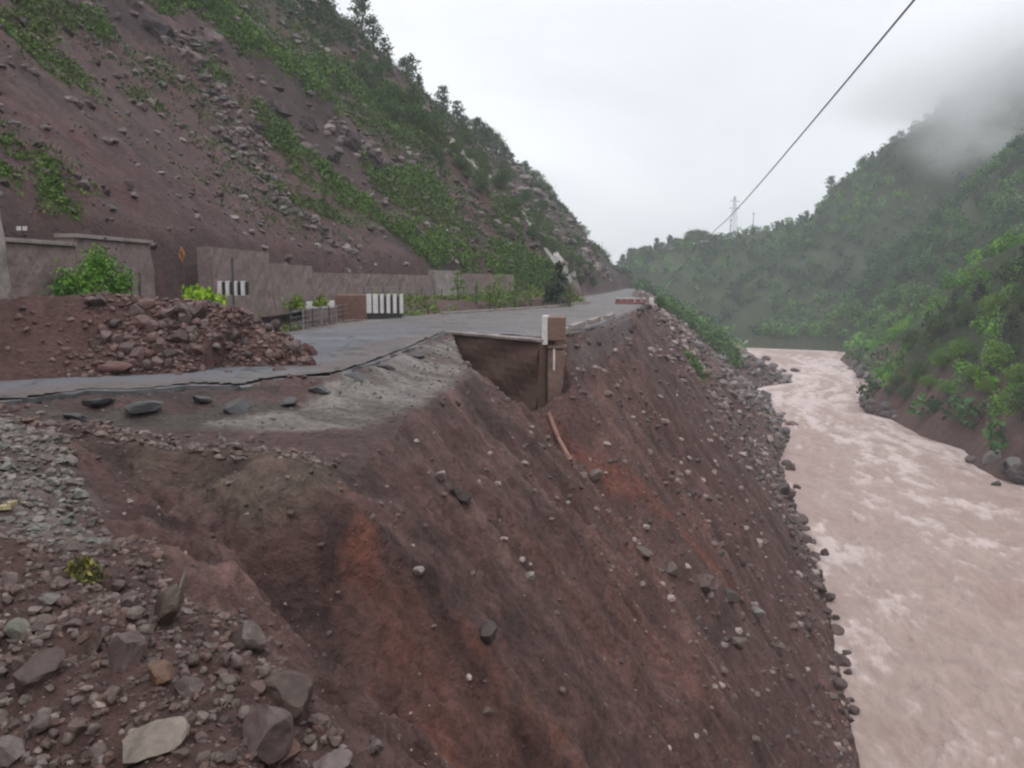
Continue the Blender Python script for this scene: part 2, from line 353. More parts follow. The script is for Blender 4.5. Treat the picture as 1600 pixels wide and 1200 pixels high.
# slope face
onface = (~H['inP']) & (~inM) & (~H['inR']) & (~H['right'])
streak = H['gul2']
C = np.where(onface[..., None], mixc(C, lin(98, 76, 72), np.full(GX.shape, .5)), C)
C = np.where(onface[..., None], mixc(C, lin(128, 110, 106), sstep(.1, .6, streak) * .55), C)
C = np.where(onface[..., None], mixc(C, lin(76, 62, 58), sstep(.1, .6, -streak) * .55), C)  # grooves darkened in the colour, painted hollow shade
rw = sstep(-.15, .4, fbm(H['sC'] / 5, H['t'] * 3 + 7, 4, 333)) * sstep(.05, .35, H['t']) * sstep(70, 30, GY)
C = mixc(C, lin(126, 92, 84), rw * onface * .6)
red1 = stroke([(540, 765, 14), (556, 850, 26), (600, 960, 55), (690, 1080, 100), (760, 1200, 170)], seed=60, wob=1.1, soft=.7)
red2 = stroke([(862, 655, 6), (885, 700, 11), (960, 750, 30), (1040, 800, 24), (1100, 870, 14), (1160, 930, 8)], seed=61, wob=.8, soft=.6)
C = np.where(onface[..., None], C * np.array([1.14, 1.1, 1.09]), C)
tex = fbm(H['sC'] / .9 + n1, H['t'] * 14, 5, 444, .65) ; C = np.where(onface[..., None], C * (1 + .75 * np.clip(tex, -.8, .8))[..., None], C)  # painted gully shading: dark streaks and pits multiplied into the colour
C = mixc(C, lin(148, 98, 82), red1 * (.2 + .75 * sstep(-.4, .6, streak * 1.3 + .8 * n2)) * onface)
C = mixc(C, lin(148, 92, 74), red2 * (.3 + .55 * sstep(-.4, .4, streak)) * onface)
# greyish green gravel bands, pale gravel
grav = stroke([(340, 665, 34), (430, 662, 56), (520, 650, 72), (600, 612, 74), (690, 560, 52), (738, 545, 22)], seed=62, wob=.3, soft=.3)
grav = np.where(onface, grav * .75 * sstep(2.5, .5, H['dC']), grav)
C = mixc(C, mixc(np.zeros(GX.shape + (3,)) + lin(158, 160, 157), lin(118, 116, 112), sstep(-.05, .4, fbm(GX / 1.8, GY / .8, 5, 455))), grav * sstep(-1.1, .1, n2 + .4 * n1) * .95)
g2 = stroke([(-40, 660, 40), (20, 700, 60), (60, 760, 70), (100, 830, 55)], seed=63, wob=.35)
C = mixc(C, lin(136, 128, 124), g2 * (.55 + .4 * sstep(-.3, .4, n2)))
g3 = stroke([(60, 645, 20), (150, 655, 30), (260, 660, 44), (340, 650, 44), (440, 640, 30)], seed=64, wob=.4)
C = mixc(C, lin(92, 92, 86), g3 * .85 * (1 - grav))
g4 = stroke([(180, 720, 50), (300, 740, 75), (430, 760, 75), (520, 740, 40)], seed=65, wob=.6, soft=.7)
C = mixc(C, lin(112, 106, 94), g4 * .6 * (.5 + .5 * sstep(-.4, .4, n2 + tex)))
gk = stroke([(150, 625, 16), (300, 620, 20), (420, 608, 14)], seed=68, wob=.8)
C = mixc(C, lin(62, 60, 60), gk * .55)
g5 = stroke([(900, 560, 22), (960, 520, 24), (985, 500, 14)], seed=66)
C = mixc(C, lin(112, 106, 106), g5 * .7)
gr = stroke([(1100, 545, 10), (1170, 620, 16), (1215, 680, 14)], seed=67)
C = mixc(C, lin(122, 118, 120), gr * .8)
toe = onface * sstep(.8, .95, H['t']) * sstep(60, 100, GY)
C = mixc(C, lin(112, 108, 106), toe * .7 * sstep(-.3, .3, n2))
# foreground debris, dark brown
fgm = H['fg'] * H['inP'] * (1 - g2)
C = mixc(C, lin(100, 80, 76), fgm * .8)
# mound
mo = H['inP'] & (H['md'] > -.3) & (GY > 17)
C = np.where(mo[..., None], mixc(C, lin(108, 80, 75), np.full(GX.shape, .7)), C)
C = np.where(mo[..., None], mixc(C, lin(92, 66, 62), sstep(0, .5, n2 + n1)), C)
# mountain
mtn = inM | H['back']
CM = np.zeros(C.shape); CM[:] = lin(108, 88, 88)
CM = mixc(CM, lin(124, 102, 102), sstep(0, .5, n1 + .4 * n2))
CM = mixc(CM, lin(84, 74, 72), sstep(.05, .6, n3))
CM = mixc(CM, lin(98, 98, 74), sstep(.0, .45, n1 * .7 - n3 + .3 * n2) * .6 * sstep(.1, .45, H['tm']))
fan = stroke([(60, 200, 70), (200, 280, 100), (330, 330, 85), (470, 400, 45), (560, 420, 18)], seed=70, wob=.2, soft=.3)
CM = mixc(CM, lin(112, 88, 88), fan * .9)
CM = mixc(CM, lin(98, 76, 78), fan * sstep(0, .4, fbm(H['sB'] / 1.6, H['tm'] * 3, 4, 400)) * .8)
rk = np.maximum(stroke([(280, 60, 20), (360, 190, 24), (440, 310, 26), (560, 410, 24)], seed=71), stroke([(540, 220, 26), (590, 250, 28)], seed=72))
CM = mixc(CM, lin(134, 118, 122), rk * sstep(-.1, .5, n2 + .4 * n4))
CM = mixc(CM, lin(56, 52, 52), sstep(.25, .6, fbm(GX / 6, GZ / 5 + GY / 9, 4, 440)) * .7 * (1 - fan))
CM = mixc(CM, lin(70, 62, 62), sstep(.0, .5, -H['g3'] * 2 + .3 * n2) * .5 * (1 - fan))  # gully recesses darkened in the colour, shade painted in
C = np.where(mtn[..., None], CM * np.array([.86, .78, .77]), C)
C = mixc(C, lin(84, 104, 58), np.maximum(veg_bright, veg_edge) * .75)
C = mixc(C, lin(90, 96, 68), veg_olive * .65 * (1 - veg_bright))
C = mixc(C, lin(66, 78, 60), veg_dark * .8)
C = mixc(C, lin(170, 162, 158), scar * .85)
# right side
CR = np.zeros(C.shape); CR[:] = lin(70, 88, 56)
CR = mixc(CR, lin(120, 96, 92), sstep(9, 5, H['dR'] + 2 * n1) * (GY < 300))
C = np.where((H['right'] & ~inM & ~H['inP'])[..., None], CR, C)
C = np.where(H['inR'][..., None], np.array(lin(150, 120, 112)), C)
C = np.clip(C * (1 + .18 * n4[..., None] + .12 * n2[..., None]), .01, 1)

na, nr = GX.shape
V = np.stack([GX, GY, GZ], -1).reshape(-1, 3)
i = np.arange(na)[:, None] * nr + np.arange(nr - 1)[None, :]; j = ((np.arange(na) + 1) % na)[:, None] * nr + np.arange(nr - 1)[None, :]
Q = np.stack([i, i + 1, j + 1, j], -1).reshape(-1, 4)
me = np_mesh('terrain', V, Q[:, ::-1], C.reshape(-1, 3), M_TERR, smooth=True)
tag(link('terrain', me), 'bare brown landslide slopes and wooded valley sides', kind='structure')

# ------------------------------------------------------------------ river
def river_mat():
    m = bpy.data.materials.new('muddy_water'); m.use_nodes = True; t = m.node_tree; t.nodes.clear(); n = t.nodes.new; l = t.links.new
    o = n('ShaderNodeOutputMaterial'); p = n('ShaderNodeBsdfPrincipled'); l(p.outputs[0], o.inputs[0])
    a = n('ShaderNodeAttribute'); a.attribute_name = 'Col'
    tcn = n('ShaderNodeTexCoord'); mpn = n('ShaderNodeMapping'); mpn.inputs['Rotation'].default_value = (0, 0, math.radians(-20))
    mpn.inputs['Scale'].default_value = (1, .45, 1); l(tcn.outputs['Object'], mpn.inputs[0])
    z = n('ShaderNodeTexNoise'); z.inputs['Scale'].default_value = .55; z.inputs['Detail'].default_value = 8; z.inputs['Roughness'].default_value = .68
    z.inputs['Distortion'].default_value = .8; l(mpn.outputs[0], z.inputs[0])
    r = n('ShaderNodeMapRange'); r.inputs[1].default_value = .3; r.inputs[2].default_value = .7; r.inputs[3].default_value = .82; r.inputs[4].default_value = 1.16; l(z.outputs[0], r.inputs[0])
    x = n('ShaderNodeMix'); x.data_type = 'RGBA'; x.blend_type = 'MULTIPLY'; x.inputs[0].default_value = 1; l(a.outputs['Color'], x.inputs[6]); l(r.outputs[0], x.inputs[7])
    l(x.outputs[2], p.inputs['Base Color']); p.inputs['Roughness'].default_value = .5; p.inputs['Specular IOR Level'].default_value = .25
    z2 = n('ShaderNodeTexNoise'); z2.inputs['Scale'].default_value = 1.5; z2.inputs['Detail'].default_value = 7; z2.inputs['Roughness'].default_value = .7; z2.inputs['Distortion'].default_value = .6; l(mpn.outputs[0], z2.inputs[0])
    b = n('ShaderNodeBump'); b.inputs['Strength'].default_value = .9; b.inputs['Distance'].default_value = .3; l(z2.outputs[0], b.inputs['Height']); l(b.outputs[0], p.inputs['Normal'])
    return m
raz = np.radians(np.concatenate([np.arange(-18, 0, .5), np.arange(0, 34, .1), np.arange(34, 90, .6)])); rr = [16.0]
while rr[-1] < 560: rr.append(rr[-1] + min(rr[-1] * .006, .8) if rr[-1] < 400 else rr[-1] + 8)
rr = np.array(rr)
A2, R2_ = np.meshgrid(raz, rr, indexing='ij'); WX = np.sin(A2) * R2_; WY = np.cos(A2) * R2_
dl, sl, _ = pdist(WX, WY, lbank); dr, sr, _ = pdist(WX, WY, rbank)
mid = dl / (dl + dr + 1e-6); inr = inpoly(WX, WY, river_poly)
fl = fbm(mid * 15 + .6 * fbm(WX / 7, WY / 7, 3, 505), sl / 7, 5, 500, .6); fl2 = fbm(WX / 1.0, WY / 1.7, 5, 510, .65)
wave = fl * .6 + fl2 * .4
env = sstep(0, 6, dl) * sstep(0, 5, dr)
WZ = RIV + .7 * wave * (.25 + .75 * env) * np.where(inr, 1, .3)
bigf = fbm(mid * 5, sl / 22, 4, 520)
foam = sstep(.1, .6, fl * .9 + bigf * .7 + .4 * sstep(50, 170, WY) - .16 + fl2 * .6)
core = stroke
WC = np.zeros(WX.shape + (3,)); WC *= 0; WC[:] = lin(158, 140, 133)
WC = mixc(WC, lin(156, 130, 124), sstep(0, .5, -bigf) * .6)
WC = mixc(WC, lin(198, 184, 181), foam * .8)
WC = mixc(WC, lin(146, 122, 115), sstep(.15, .5, -fl - .2 * fl2) * .35)
a_, b_ = WX.shape
i = np.arange(a_ - 1)[:, None] * b_ + np.arange(b_ - 1)[None, :]; Q = np.stack([i, i + 1, i + b_ + 1, i + b_], -1).reshape(-1, 4)
tag(link('river', np_mesh('river', np.stack([WX, WY, WZ], -1).reshape(-1, 3), Q[:, ::-1], WC.reshape(-1, 3), river_mat(), True)), 'muddy pink-brown river in flood', kind='structure')

# ------------------------------------------------------------------ road slab with a broken near edge
import bmesh
def extrude_poly(name, pts, z0, z1, m, parent=None):
    bm = bmesh.new(); vs = [bm.verts.new((x, y, z1)) for x, y in pts]; bm.faces.new(vs)
    r = bmesh.ops.extrude_face_region(bm, geom=list(bm.faces)); bmesh.ops.translate(bm, verts=[v for v in r['geom'] if isinstance(v, bmesh.types.BMVert)], vec=(0, 0, z0 - z1))
    bmesh.ops.triangulate(bm, faces=list(bm.faces)); bmesh.ops.recalc_face_normals(bm, faces=list(bm.faces))
    me = bpy.data.meshes.new(name); bm.to_mesh(me); bm.free(); me.materials.append(m); return link(name, me, parent)
rpts = []
for a, b in zip(roadpoly, roadpoly[1:] + roadpoly[:1]):
    L_ = math.dist(a, b); near = (a[1] + b[1]) / 2 < 60 and a[0] > -40; k = max(1, int(L_ / .35)) if near else max(1, int(L_ / 5))
    for q in range(k):
        f = q / k; x = a[0] + (b[0] - a[0]) * f; y = a[1] + (b[1] - a[1]) * f
        if near and y < 55:
            x += .3 * float(fbm(np.array([x / .25]), np.array([y / .25]), 2, 29)[0]); y += .3 * float(fbm(np.array([x / .25]), np.array([y / .25]), 2, 39)[0])
            x += .35 * float(fbm(np.array([x / .9]), np.array([y / .9]), 3, 9)[0]); y += .6 * float(fbm(np.array([x / .8]), np.array([y / .8]), 3, 19)[0])
        rpts.append((x, y))
ok = H['inRd'] & (H['dRd'] > .13) & (GY < 340)
cell = ok[:-1, :-1] & ok[1:, :-1] & ok[:-1, 1:] & ok[1:, 1:]
ii, jj = np.nonzero(cell); base = ii * nr + jj; Q = np.stack([base, base + 1, base + 1 + nr, base + nr], -1)[:, ::-1]
used, inv = np.unique(Q.ravel(), return_inverse=True); RV = V0 = np.stack([GX, GY, GZ], -1).reshape(-1, 3)[used].copy()
mud = sstep(.05, .45, n1 + .5 * n2 + .25 * n4) ; mudE = sstep(2.6, .3, H['dRd'] + 1.6 * n1 + .8 * n2)
far_d = sstep(40, 58, GY) * sstep(-.7, .05, n1 * .6 + .6 * n2 + .25); mudA = np.clip(np.maximum(np.maximum(mud * .75, mudE * .9), far_d * .75), 0, 1) 
crk = sstep(.93, .985, 1 - np.abs(fbm(GX / 2.6, GY / 2.6, 4, 801)))
RCc = np.zeros(GX.shape + (3,)); RCc[:] = lin(112, 113, 120)
RCc = mixc(RCc, lin(86, 86, 92), sstep(-.1, .4, fbm(GX / 5, GY / 3, 4, 802)) * .8)
RCc = mixc(RCc, lin(142, 142, 148), sstep(.1, .45, fbm(GX / 7, GY / 2.5, 4, 803)) * .6)
RCc = mixc(RCc, lin(112, 94, 86), mudA * .8); RCc = mixc(RCc, lin(128, 122, 114), sstep(.1, .4, n2 + .3 * n4) * mudA * .7); RCc = mixc(RCc, lin(52, 50, 52), crk * .8)
RV[:, 2] = (.045 + np.maximum(0, .10 * mudA * (n2 + .5) + .03 * n4 * mudA) - .012 * crk).reshape(-1)[used]
M_ROADC = mat('dirty_asphalt', attr=True, rough=.62, n1=(.5, .15), n2=(5, .28), bump=(9, .6, .03), spec=.45)
road = tag(link('road', np_mesh('road', RV, inv.reshape(-1, 4), RCc.reshape(-1, 3)[used], M_ROADC, True)), 'wet grey muddy asphalt road broken off at the landslide', kind='structure')
extrude_poly('broken_edge', rpts, -.1, .025, M_ASPH, road)

# ------------------------------------------------------------------ rocks
def ico(sub):
    bm = bmesh.new(); bmesh.ops.create_icosphere(bm, subdivisions=sub, radius=1)
    V = np.array([v.co[:] for v in bm.verts]); Fc = np.array([[v.index for v in f.verts] for f in bm.faces]); bm.free(); return V, Fc
ICO1, ICO2, ICO3 = ico(1), ico(2), ico(3)
def rockshape(src, seed, cuts=9, rough=.06):
    r = np.random.default_rng(seed); V = src[0].copy()
    for _ in range(cuts):
        n = r.normal(size=3); n /= np.linalg.norm(n); d = r.uniform(.45, .8)
        V = V - np.outer(np.maximum(0, V @ n - d), n)
    V = V + V * (r.random((len(V), 1)) - .5) * rough
    V /= np.abs(V).max(0); return V
ROCKS3 = [rockshape(ICO3, 900 + k, 11, .035) for k in range(8)]
ROCKS1 = [rockshape(ICO1, 800 + k, 4, .3) for k in range(10)]
ROCKS2 = [rockshape(ICO2, 850 + k, 8, .08) for k in range(8)]
def rot3(r):
    q = r.normal(size=4); q /= np.linalg.norm(q); w_, x, y, z = q
    return np.array([[1 - 2 * (y * y + z * z), 2 * (x * y - z * w_), 2 * (x * z + y * w_)], [2 * (x * y + z * w_), 1 - 2 * (x * x + z * z), 2 * (y * z - x * w_)], [2 * (x * z - y * w_), 2 * (y * z + x * w_), 1 - 2 * (x * x + y * y)]])
ROCKN = 0
def rock(name, loc, size, color, label, cat, group=None, seed=None, rz=None, tilt=None, sub=3):
    """one boulder: size = full (w, d, h); sunk a quarter of its height"""
    global ROCKN; ROCKN += 1; sd_ = seed if seed is not None else ROCKN
    r = np.random.default_rng(sd_ + 5000); V = (ROCKS3 if sub == 3 else ROCKS2)[sd_ % 8]; Fc = (ICO3 if sub == 3 else ICO2)[1]
    V = V * np.array(size) / 2
    V = V + np.array(size) * .02 * r.normal(size=V.shape) * .4
    cols = np.array(color) * (1 + .25 * (fbm(V[:, 0] / (size[0] * .3 + .01) + sd_, V[:, 1] / (size[1] * .3 + .01) + V[:, 2] * 7, 3, sd_))[:, None])
    o = link(name, np_mesh(name, V, Fc, np.clip(cols, .01, 1), M_ROCK)); o.location = (loc[0], loc[1], loc[2] + size[2] * .2)
    o.rotation_euler = (tilt if tilt is not None else r.uniform(-.3, .3), r.uniform(-.25, .25), rz if rz is not None else r.uniform(0, 6))
    return tag(o, label, cat, group)
def rock_px(px, py, w_, h_, color, label, name='boulder', cat='boulder', group=None, seed=None, depth=None, tilt=None, rz=None, sub=3):
    if name in ('boulder', 'stone') and py > 860 and px < 640: w_ *= .84; h_ *= .84; color = tuple(c * .8 for c in color); color = tuple(.62 * c + .38 * m_ for c, m_ in zip(color, lin(112, 94, 88)))
    p = hit(px, py + h_ * .38)
    if p is None: return
    d = math.dist(p, (0, 0, CAMZ)); s = d / F
    return rock(name, p, (w_ * s, w_ * s * (depth or .85), h_ * s * 1.15), color, label, cat, group, seed, rz, tilt, sub)
FGR = [
 (232, 1148, 118, 44, lin(176, 168, 156), 'flat pale beige slab lying among dark rubble', 1.0, 0),
 (410, 1138, 120, 96, lin(132, 114, 118), 'largest purple-grey boulder beside the orange-brown stone', .9, .1),
 (205, 1012, 72, 68, lin(138, 122, 126), 'rounded pinkish-grey boulder with a dark hollow beneath', .9, 0),
 (388, 988, 62, 60, lin(126, 120, 118), 'grey-topped round boulder alone at the edge of the drop', .9, 0),
 (446, 1082, 96, 74, lin(96, 80, 74), 'dark brown boulder behind the largest purple-grey boulder', .9, .2),
 (30, 983, 48, 30, lin(140, 150, 138), 'smooth pale green-grey stone near left rim', .8, 0),
 (208, 940, 42, 34, lin(140, 126, 130), 'small lilac-grey stone just above the rounded pinkish boulder', .8, 0),
 (262, 948, 62, 74, lin(94, 84, 74), 'upright dark angular rock beside the white stick', .7, .4),
 (512, 1190, 82, 34, lin(154, 142, 144), 'pale grey slab cut by the bottom of the picture', .9, 0),
 (446, 1172, 56, 32, lin(150, 112, 92), 'orange-brown stone lodged under the largest boulder', .8, 0),
 (76, 938, 36, 20, lin(150, 152, 148), 'little pale flat stone above the green-grey one', .8, 0),
 (312, 1119, 36, 18, lin(164, 152, 142), 'thin cream stone just right of the beige slab', .8, 0),
 (296, 1074, 46, 36, lin(116, 104, 104), 'grey-mauve cobble behind the cream stone', .9, 0),
 (14, 1172, 52, 38, lin(136, 130, 130), 'grey block in the lower left corner', .9, 0),
 (60, 1046, 84, 56, lin(88, 72, 70), 'broad dark brown boulder half buried in rubble', .9, 0),
 (252, 1052, 56, 34, lin(146, 110, 84), 'rusty wedge-shaped stone below the pinkish boulder', .7, .3),
 (118, 1132, 46, 34, lin(122, 106, 104), 'dusty brown block left of the beige slab', .8, 0),
 (356, 1060, 34, 26, lin(142, 134, 126), 'light cobble between the rusty wedge and dark boulder', .8, 0),
 (496, 1128, 40, 28, lin(128, 112, 110), 'mauve cobble at the foot of the dark brown boulder', .8, 0),
 (150, 1000, 40, 60, lin(104, 84, 76), 'tall narrow brown rock left of the pinkish boulder', .6, .3),
 (60, 1130, 40, 30, lin(130, 122, 122), 'round grey cobble near the lower left corner', .9, 0),
 (585, 1165, 30, 22, lin(150, 142, 142), 'small pale cobble perched at the slope edge', .9, 0),
 (690, 741, 30, 20, lin(176, 160, 158), 'pale pinkish block lying on the upper slope', .7, 0),
 (655, 890, 20, 14, lin(160, 148, 146), 'pale stone on the slope above the reddish streak', .8, 0),
 (828, 896, 20, 16, lin(160, 154, 150), 'light grey stone midway down the dark slope', .8, 0),
 (1098, 908, 40, 26, lin(120, 104, 98), 'dark rock at the end of the red gully', .8, 0),
 (1182, 956, 24, 16, lin(150, 148, 144), 'grey-green stone below the red gully', .8, 0),
 (484, 578, 26, 16, lin(74, 74, 76), 'blackish block of asphalt on the road edge by the pile', .8, 0),
 (180, 572, 46, 16, lin(110, 76, 70), 'flat reddish slab leaning on the foot of the debris pile', .7, 0),
]
for k, (px, py, w_, h_, c, lab, dp, tl) in enumerate(FGR):
    rock_px(px, py, w_, h_, c, lab, depth=dp, tilt=tl if tl else None, seed=k, name='boulder' if w_ > 44 else 'stone', cat='boulder' if w_ > 44 else 'stone')
# mid-size foreground stones, one object each
pal = [lin(124, 106, 104), lin(104, 86, 82), lin(140, 124, 122), lin(92, 78, 76), lin(132, 124, 118), lin(118, 92, 82), lin(150, 140, 134)]
n = 0; rr_ = random.Random(5)
while n < 130:
    px = rr_.uniform(-10, 620); py = rr_.uniform(880, 1195)
    if py < 900 + max(0, (px - 180)) * .62: continue
    wpx = rr_.uniform(14, 34)
    ci = rr_.randrange(7); tone = ['mauve-brown', 'dark brown', 'grey-pink', 'blackish brown', 'grey', 'red-brown', 'pale grey'][ci]; sz_ = 'larger' if wpx > 24 else 'small'
    rock_px(px, py, wpx, wpx * rr_.uniform(.5, .85), pal[ci], f'{sz_} {tone} loose stone of the foreground rubble', 'stone', 'stone', f'{sz_} {tone} stones of the foreground rubble', seed=100 + n, sub=2); n += 1
# blocks on the debris pile
n = 0
while n < 115:
    px = rr_.uniform(140, 520); py = rr_.uniform(465, 590)
    top = 462 if px < 385 else 462 + (px - 385) * .85
    if py < top or (px < 200 and rr_.random() < .6): continue
    wpx = rr_.uniform(8, 24) * (1 if rr_.random() < .85 else 1.5)
    ci = rr_.randrange(5); c = [lin(120, 96, 92), lin(104, 82, 78), lin(140, 120, 116), lin(92, 74, 72), lin(120, 86, 80)][ci]; tone = ['rusty brown', 'dull brown', 'pale pinkish', 'dark', 'red-brown'][ci]; c = tuple(np.array(c) * [.92, 1.0, 1.02]); sz_ = 'large' if wpx > 18 else 'small'
    rock_px(px, py, wpx, wpx * rr_.uniform(.6, 1), c, f'{sz_} {tone} broken block in the debris pile on the road', 'rock', 'rock', f'{sz_} {tone} blocks of the debris pile', seed=300 + n, sub=2); n += 1
# rock outcrops on the mountain side
for k, (px, py, w_, h_, lab) in enumerate([(292, 82, 62, 40, 'big pale-topped outcrop high on the mountain near the upper left'), (240, 40, 80, 60, 'dark reddish crag at the top of the mountain left of the big outcrop'), (330, 50, 70, 56, 'dark crag right of the big pale-topped outcrop'),
    (430, 165, 70, 34, 'dark overhanging ledge under the bright grass band'), (400, 195, 40, 30, 'small dark crag left below the overhanging ledge'), (478, 185, 44, 38, 'purple crag right of the overhanging ledge'), (545, 215, 50, 36, 'purple-grey outcrop in the middle of the mountain'), (580, 245, 46, 44, 'taller broken outcrop just right of the middle one'), (520, 240, 36, 34, 'small broken crag left of the middle outcrop'),
    (130, 287, 34, 22, 'pale pinkish boulder above the left wall'), (118, 270, 26, 16, 'smaller pale boulder just over the pinkish one'), (500, 355, 40, 26, 'low outcrop at the lower edge of the scree fan'), (655, 318, 20, 18, 'pale rock in the green patch above the road'), (760, 330, 50, 30, 'dark outcrop left of the drain chute'), (790, 360, 46, 34, 'lower dark outcrop beside the drain chute'), (740, 300, 34, 22, 'upper outcrop in the scrub above the dark pair')]):
    pale = 'pale' in lab; w_ *= .62; h_ *= .7
    p = hit(px, py + h_ * .3)
    if p is None: continue
    sc2 = math.dist(p, (0, 0, CAMZ)) / F; c_ = lin(136, 120, 122) if pale else lin(88, 76, 78)
    rock('rock_outcrop' if not 'boulder' in lab else 'boulder', (p[0], p[1], p[2] - h_ * sc2 * .35), (w_ * sc2, w_ * sc2 * 1.1, h_ * sc2 * 1.3), c_, lab, 'outcrop' if not 'boulder' in lab else 'boulder', seed=870 + k, sub=3)
    ob_ = bpy.data.objects[-1] if False else COL.objects[-1]; vv = np.array([v.co[:] for v in ob_.data.vertices]); q_ = vv / max(w_ * sc2, .1) * 7
    dsp = (rigid(q_[:, 0] + q_[:, 2] * .7 + k, q_[:, 1] - q_[:, 2] * .9, 4, 70 + k) - .55) * w_ * sc2 * .22; nn = vv / (np.linalg.norm(vv, axis=1)[:, None] + 1e-6)
    ob_.data.vertices.foreach_set('co', (vv + nn * dsp[:, None]).astype(np.float32).ravel()); ob_.data.update(); ob_.data.materials.clear(); ob_.data.materials.append(M_CRAG)
for k, (px, py, w_, h_, lab) in enumerate([(1004, 862, 34, 16, 'pale ledge at the top of the rocky line below the red gully'), (1050, 884, 36, 18, 'second ledge along the rocky line below the red gully'), (1140, 930, 40, 24, 'dark ledge right of the dark rock at the gully end'), (720, 770, 40, 26, 'dark earthy clod below the pale pinkish block'), (760, 985, 40, 26, 'dark overhanging clod low on the slope'), (930, 740, 26, 18, 'grey rock lodged in the upper red gully'), (1150, 1000, 34, 20, 'grey ledge above the slope toe'), (1215, 1010, 30, 18, 'brown ledge nearest the water on the lower slope')]):
    rock_px(px, py, w_, h_, lin(118, 104, 98) if 'dark' not in lab else lin(74, 62, 58), lab, name='rock', cat='rock', seed=890 + k)
# river-side boulders
for k, (px, py, w_, h_, c, lab) in enumerate([
 (1566, 735, 56, 34, lin(142, 138, 138), 'largest pale grey boulder at the right bank water line'),
 (1522, 722, 26, 10, lin(96, 84, 82), 'low dark rock in the water beside the pale boulder'),
 (1594, 742, 40, 26, lin(96, 94, 98), 'dark grey rock right of the pale bank boulder'),
 (1290, 868, 17, 11, lin(92, 70, 68), 'lone dark rock in the river off the slope toe'),
 (1238, 664, 20, 7, lin(120, 98, 94), 'low rock awash beside the rocky toe'),
 (1243, 580, 18, 7, lin(122, 100, 98), 'small rock awash off the far promontory'),
 (1196, 562, 16, 7, lin(122, 100, 98), 'little rock awash upstream of the far promontory'),
 (1556, 758, 14, 6, lin(90, 80, 80), 'tiny dark rock awash below the pale boulder')]):
    p = PZ(px, py, RIV); d = math.hypot(*p); s = d / F
    rock('boulder', (p[0], p[1], RIV - .1 * h_ * s), (w_ * s, w_ * s * .9, h_ * s * 1.5), c, lab, 'boulder', seed=500 + k, sub=2)
def bankrocks(pts, num, lo, hi, cols, label, group, name, spread, up):
    for k in range(num):
        q = rr_.randrange(len(pts) - 1); f = rr_.random(); a, b = pts[q], pts[q + 1]
        px = a[0] + (b[0] - a[0]) * f; py = a[1] + (b[1] - a[1]) * f - rr_.uniform(-2, up); px += rr_.uniform(-spread, spread)
        p = hit(px, py)
        if p is None or p[2] < RIV - 1.5: p = (*PZ(px, py, RIV), RIV - .1)
        s = math.dist(p, (0, 0, CAMZ)) / F; w_ = rr_.uniform(lo, hi)
        rock(name, p, (w_ * s, w_ * s * .9, w_ * s * rr_.uniform(.6, 1)), cols[rr_.randrange(len(cols))], label, 'rock', group, seed=600 + k, sub=2)
GREY = [lin(128, 124, 126), lin(104, 100, 104), lin(146, 142, 142), lin(92, 82, 82)]
bankrocks([(1180, 625), (1200, 645), (1225, 690)], 34, 8, 20, GREY, 'grey rock of the rocky toe below the far road edge', 'grey rocks of the rocky toe', 'rock', 12, 26)
bankrocks([(1160, 572), (1190, 590), (1235, 598)], 26, 7, 17, GREY, 'grey rock of the low promontory on the far left bank', 'grey rocks of the far left promontory', 'rock', 5, 18)
bankrocks([(1310, 560), (1350, 592), (1370, 608)], 22, 8, 20, GREY, 'dark grey rock on the wooded right bank upstream', 'rocks of the upstream right bank', 'rock', 8, 14)
bankrocks([(1345, 640), (1400, 655)], 18, 8, 18, GREY[:2] + [lin(110, 96, 92)], 'grey-brown rock at the tip of the brown right bank', 'rocks at the tip of the brown bank', 'rock', 6, 16)
bankrocks([(1560, 742), (1600, 748)], 10, 12, 28, GREY, 'grey rock heaped behind the pale right bank boulder', 'rocks heaped on the near right bank', 'rock', 12, 18)
BRN = [lin(94, 74, 72), lin(112, 92, 88), lin(82, 68, 66)]
bankrocks([(1345, 1195), (1318, 1080), (1300, 980), (1285, 905), (1262, 860), (1235, 770), (1220, 725)], 34, 6, 30, BRN, 'dark brown rock along the water line of the bare slope', 'rocks along the toe of the bare slope', 'rock', 14, 16)
bankrocks([(1070, 520), (1130, 590), (1180, 640)], 26, 6, 20, GREY + [lin(150, 142, 140)], 'pale grey rock on the shoulder below the far road edge', 'rocks on the shoulder below the far road', 'rock', 14, 14)

